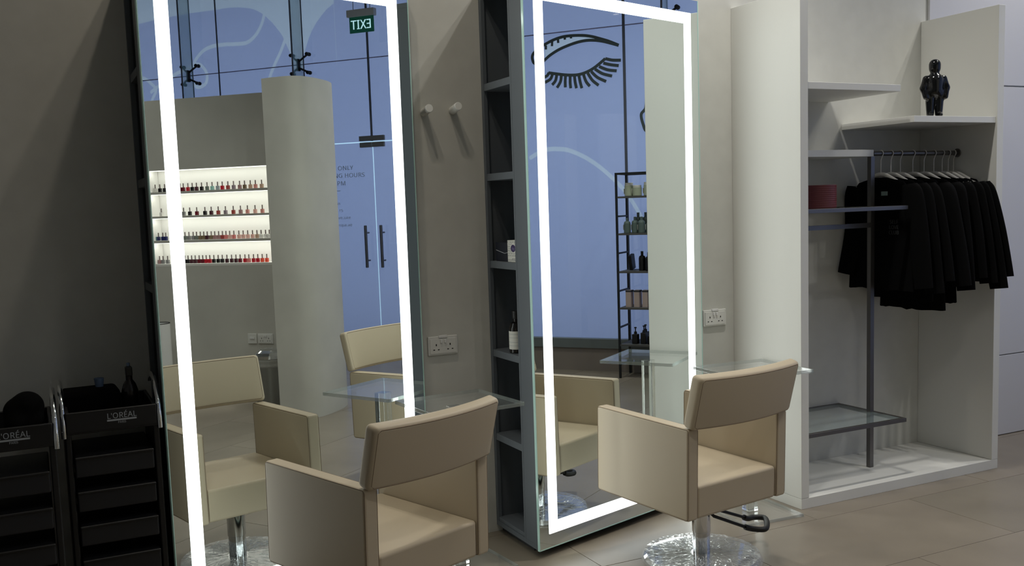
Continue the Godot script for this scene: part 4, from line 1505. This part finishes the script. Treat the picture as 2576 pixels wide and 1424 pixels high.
	for e in [[0.31, 0.09, 0.95], [0.245, 0.0, 1.1], [0.235, 0.08, 1.1]]:
		var t := thing("pump_bottle", "small black pump bottle on the bottom shelf of the rack", "bottle", put.call(e[0], 4, e[1]), 0.0, "pump bottles on the bottom shelf of the rack")
		part(t, "body", rbox(0.055, 0.09 * e[2], 0.05, 0.006, 2), M.black_plastic, Vector3(0, 0.045 * e[2], 0))
		part(t, "pump", lathe([Vector2(0, 0), Vector2(0.013, 0), Vector2(0.013, 0.02), Vector2(0.005, 0.024), Vector2(0.005, 0.05), Vector2(0.012, 0.052), Vector2(0.010, 0.062), Vector2(0, 0.062)], 16), M.black_plastic, Vector3(0, 0.09 * e[2], 0))
	for e in [[0.165, 0.09], [0.08, 0.09], [-0.01, 0.08]]:
		var t := thing("black_jar", "squat black jar on the bottom shelf of the rack", "jar", put.call(e[0], 4, e[1]), 0.0, "jars on the bottom shelf of the rack")
		part(t, "jar", tub, M.black_plastic).scale = Vector3(0.95, 0.75, 0.95)
		part(t, "lid", tub_lid, M.black_drawer).scale = Vector3(0.95, 0.75, 0.95)


# ---------------------------------------------------------------- nail polish
func build_polish() -> void:
	var tint := {
		"cl": [Color(0.80, 0.79, 0.77), "clear"], "bk": [Color(0.10, 0.095, 0.10), "black"], "dr": [Color(0.36, 0.08, 0.12), "dark red"], "rd": [Color(0.64, 0.11, 0.16), "red"],
		"pl": [Color(0.25, 0.12, 0.15), "plum"], "gg": [Color(0.38, 0.41, 0.38), "grey-green"], "te": [Color(0.50, 0.66, 0.63), "pale teal"], "bg": [Color(0.54, 0.58, 0.60), "blue-grey"],
		"br": [Color(0.55, 0.24, 0.22), "brick red"], "gm": [Color(0.47, 0.42, 0.45), "grey mauve"], "mv": [Color(0.55, 0.42, 0.42), "mauve"], "ol": [Color(0.42, 0.36, 0.28), "olive brown"],
		"ta": [Color(0.66, 0.55, 0.47), "tan"], "rs": [Color(0.72, 0.49, 0.46), "rose"], "pk": [Color(0.79, 0.62, 0.58), "pale pink"], "sa": [Color(0.75, 0.43, 0.42), "salmon"],
		"gy": [Color(0.45, 0.45, 0.45), "grey"], "nv": [Color(0.10, 0.13, 0.33), "navy blue"], "or": [Color(0.82, 0.30, 0.22), "orange"]}
	for k in tint:
		mat("polish_" + k, tint[k][0], 0.12)
	mat("polish_cap", Color(0.42, 0.38, 0.37), 0.35)
	var body := rbox(0.027, 0.034, 0.024, 0.003, 1)
	var cap := lathe([Vector2(0, 0.0), Vector2(0.006, 0.0), Vector2(0.006, 0.004), Vector2(0.0052, 0.005), Vector2(0.0052, 0.034), Vector2(0, 0.034)], 12)
	var names := ["top", "second", "third", "bottom"]
	var f := part_frame()
	for r in 4:
		for e in POLISH[r]:
			var z: float = e[0]
			var at := Vector3(4.91 - 0.2 * z, ROWS[3 - r] + 0.0004, z)
			var t := thing("nail_polish", "small bottle of %s nail polish on the %s lit shelf" % [tint[e[1]][1], names[r]], "nail polish", at, 0.0, "nail polish bottles on the lit shelves")
			t.basis = f.basis
			part(t, "bottle", body, M["polish_" + e[1]], Vector3(0, 0.017, 0))
			part(t, "cap", cap, M.polish_cap, Vector3(0, 0.0342, 0))


func build_far_things() -> void:
	var b := thing("pedal_bin", "silver domed pedal bin with a plastic liner beside the pillar", "bin", Vector3(3.89, 0, 3.17))
	part(b, "body", lathe([Vector2(0, 0.003), Vector2(0.110, 0.003), Vector2(0.113, 0.01), Vector2(0.113, 0.385), Vector2(0, 0.385)], 40), M.bin_grey)
	part(b, "liner", lathe([Vector2(0.114, 0.32), Vector2(0.1165, 0.33), Vector2(0.1155, 0.35), Vector2(0.117, 0.37), Vector2(0.115, 0.387)], 40), M.bag_liner)
	part(b, "lid", lathe([Vector2(0, 0.388), Vector2(0.117, 0.388), Vector2(0.117, 0.413), Vector2(0.108, 0.436), Vector2(0.082, 0.455), Vector2(0.04, 0.465), Vector2(0, 0.467)], 40), M.chrome)
	var w := thing("white_bin", "slim white cylinder with a black rim against the partition", "bin", Vector3(3.80, 0, 4.30))
	part(w, "body", lathe([Vector2(0, 0.002), Vector2(0.085, 0.002), Vector2(0.085, 0.645), Vector2(0.082, 0.645), Vector2(0.082, 0.30), Vector2(0, 0.30)], 40), M.white_gloss)
	part(w, "rim", lathe([Vector2(0.081, 0.6455), Vector2(0.0862, 0.6455), Vector2(0.0862, 0.651), Vector2(0.081, 0.651), Vector2(0.081, 0.6455)], 40), M.fitting)
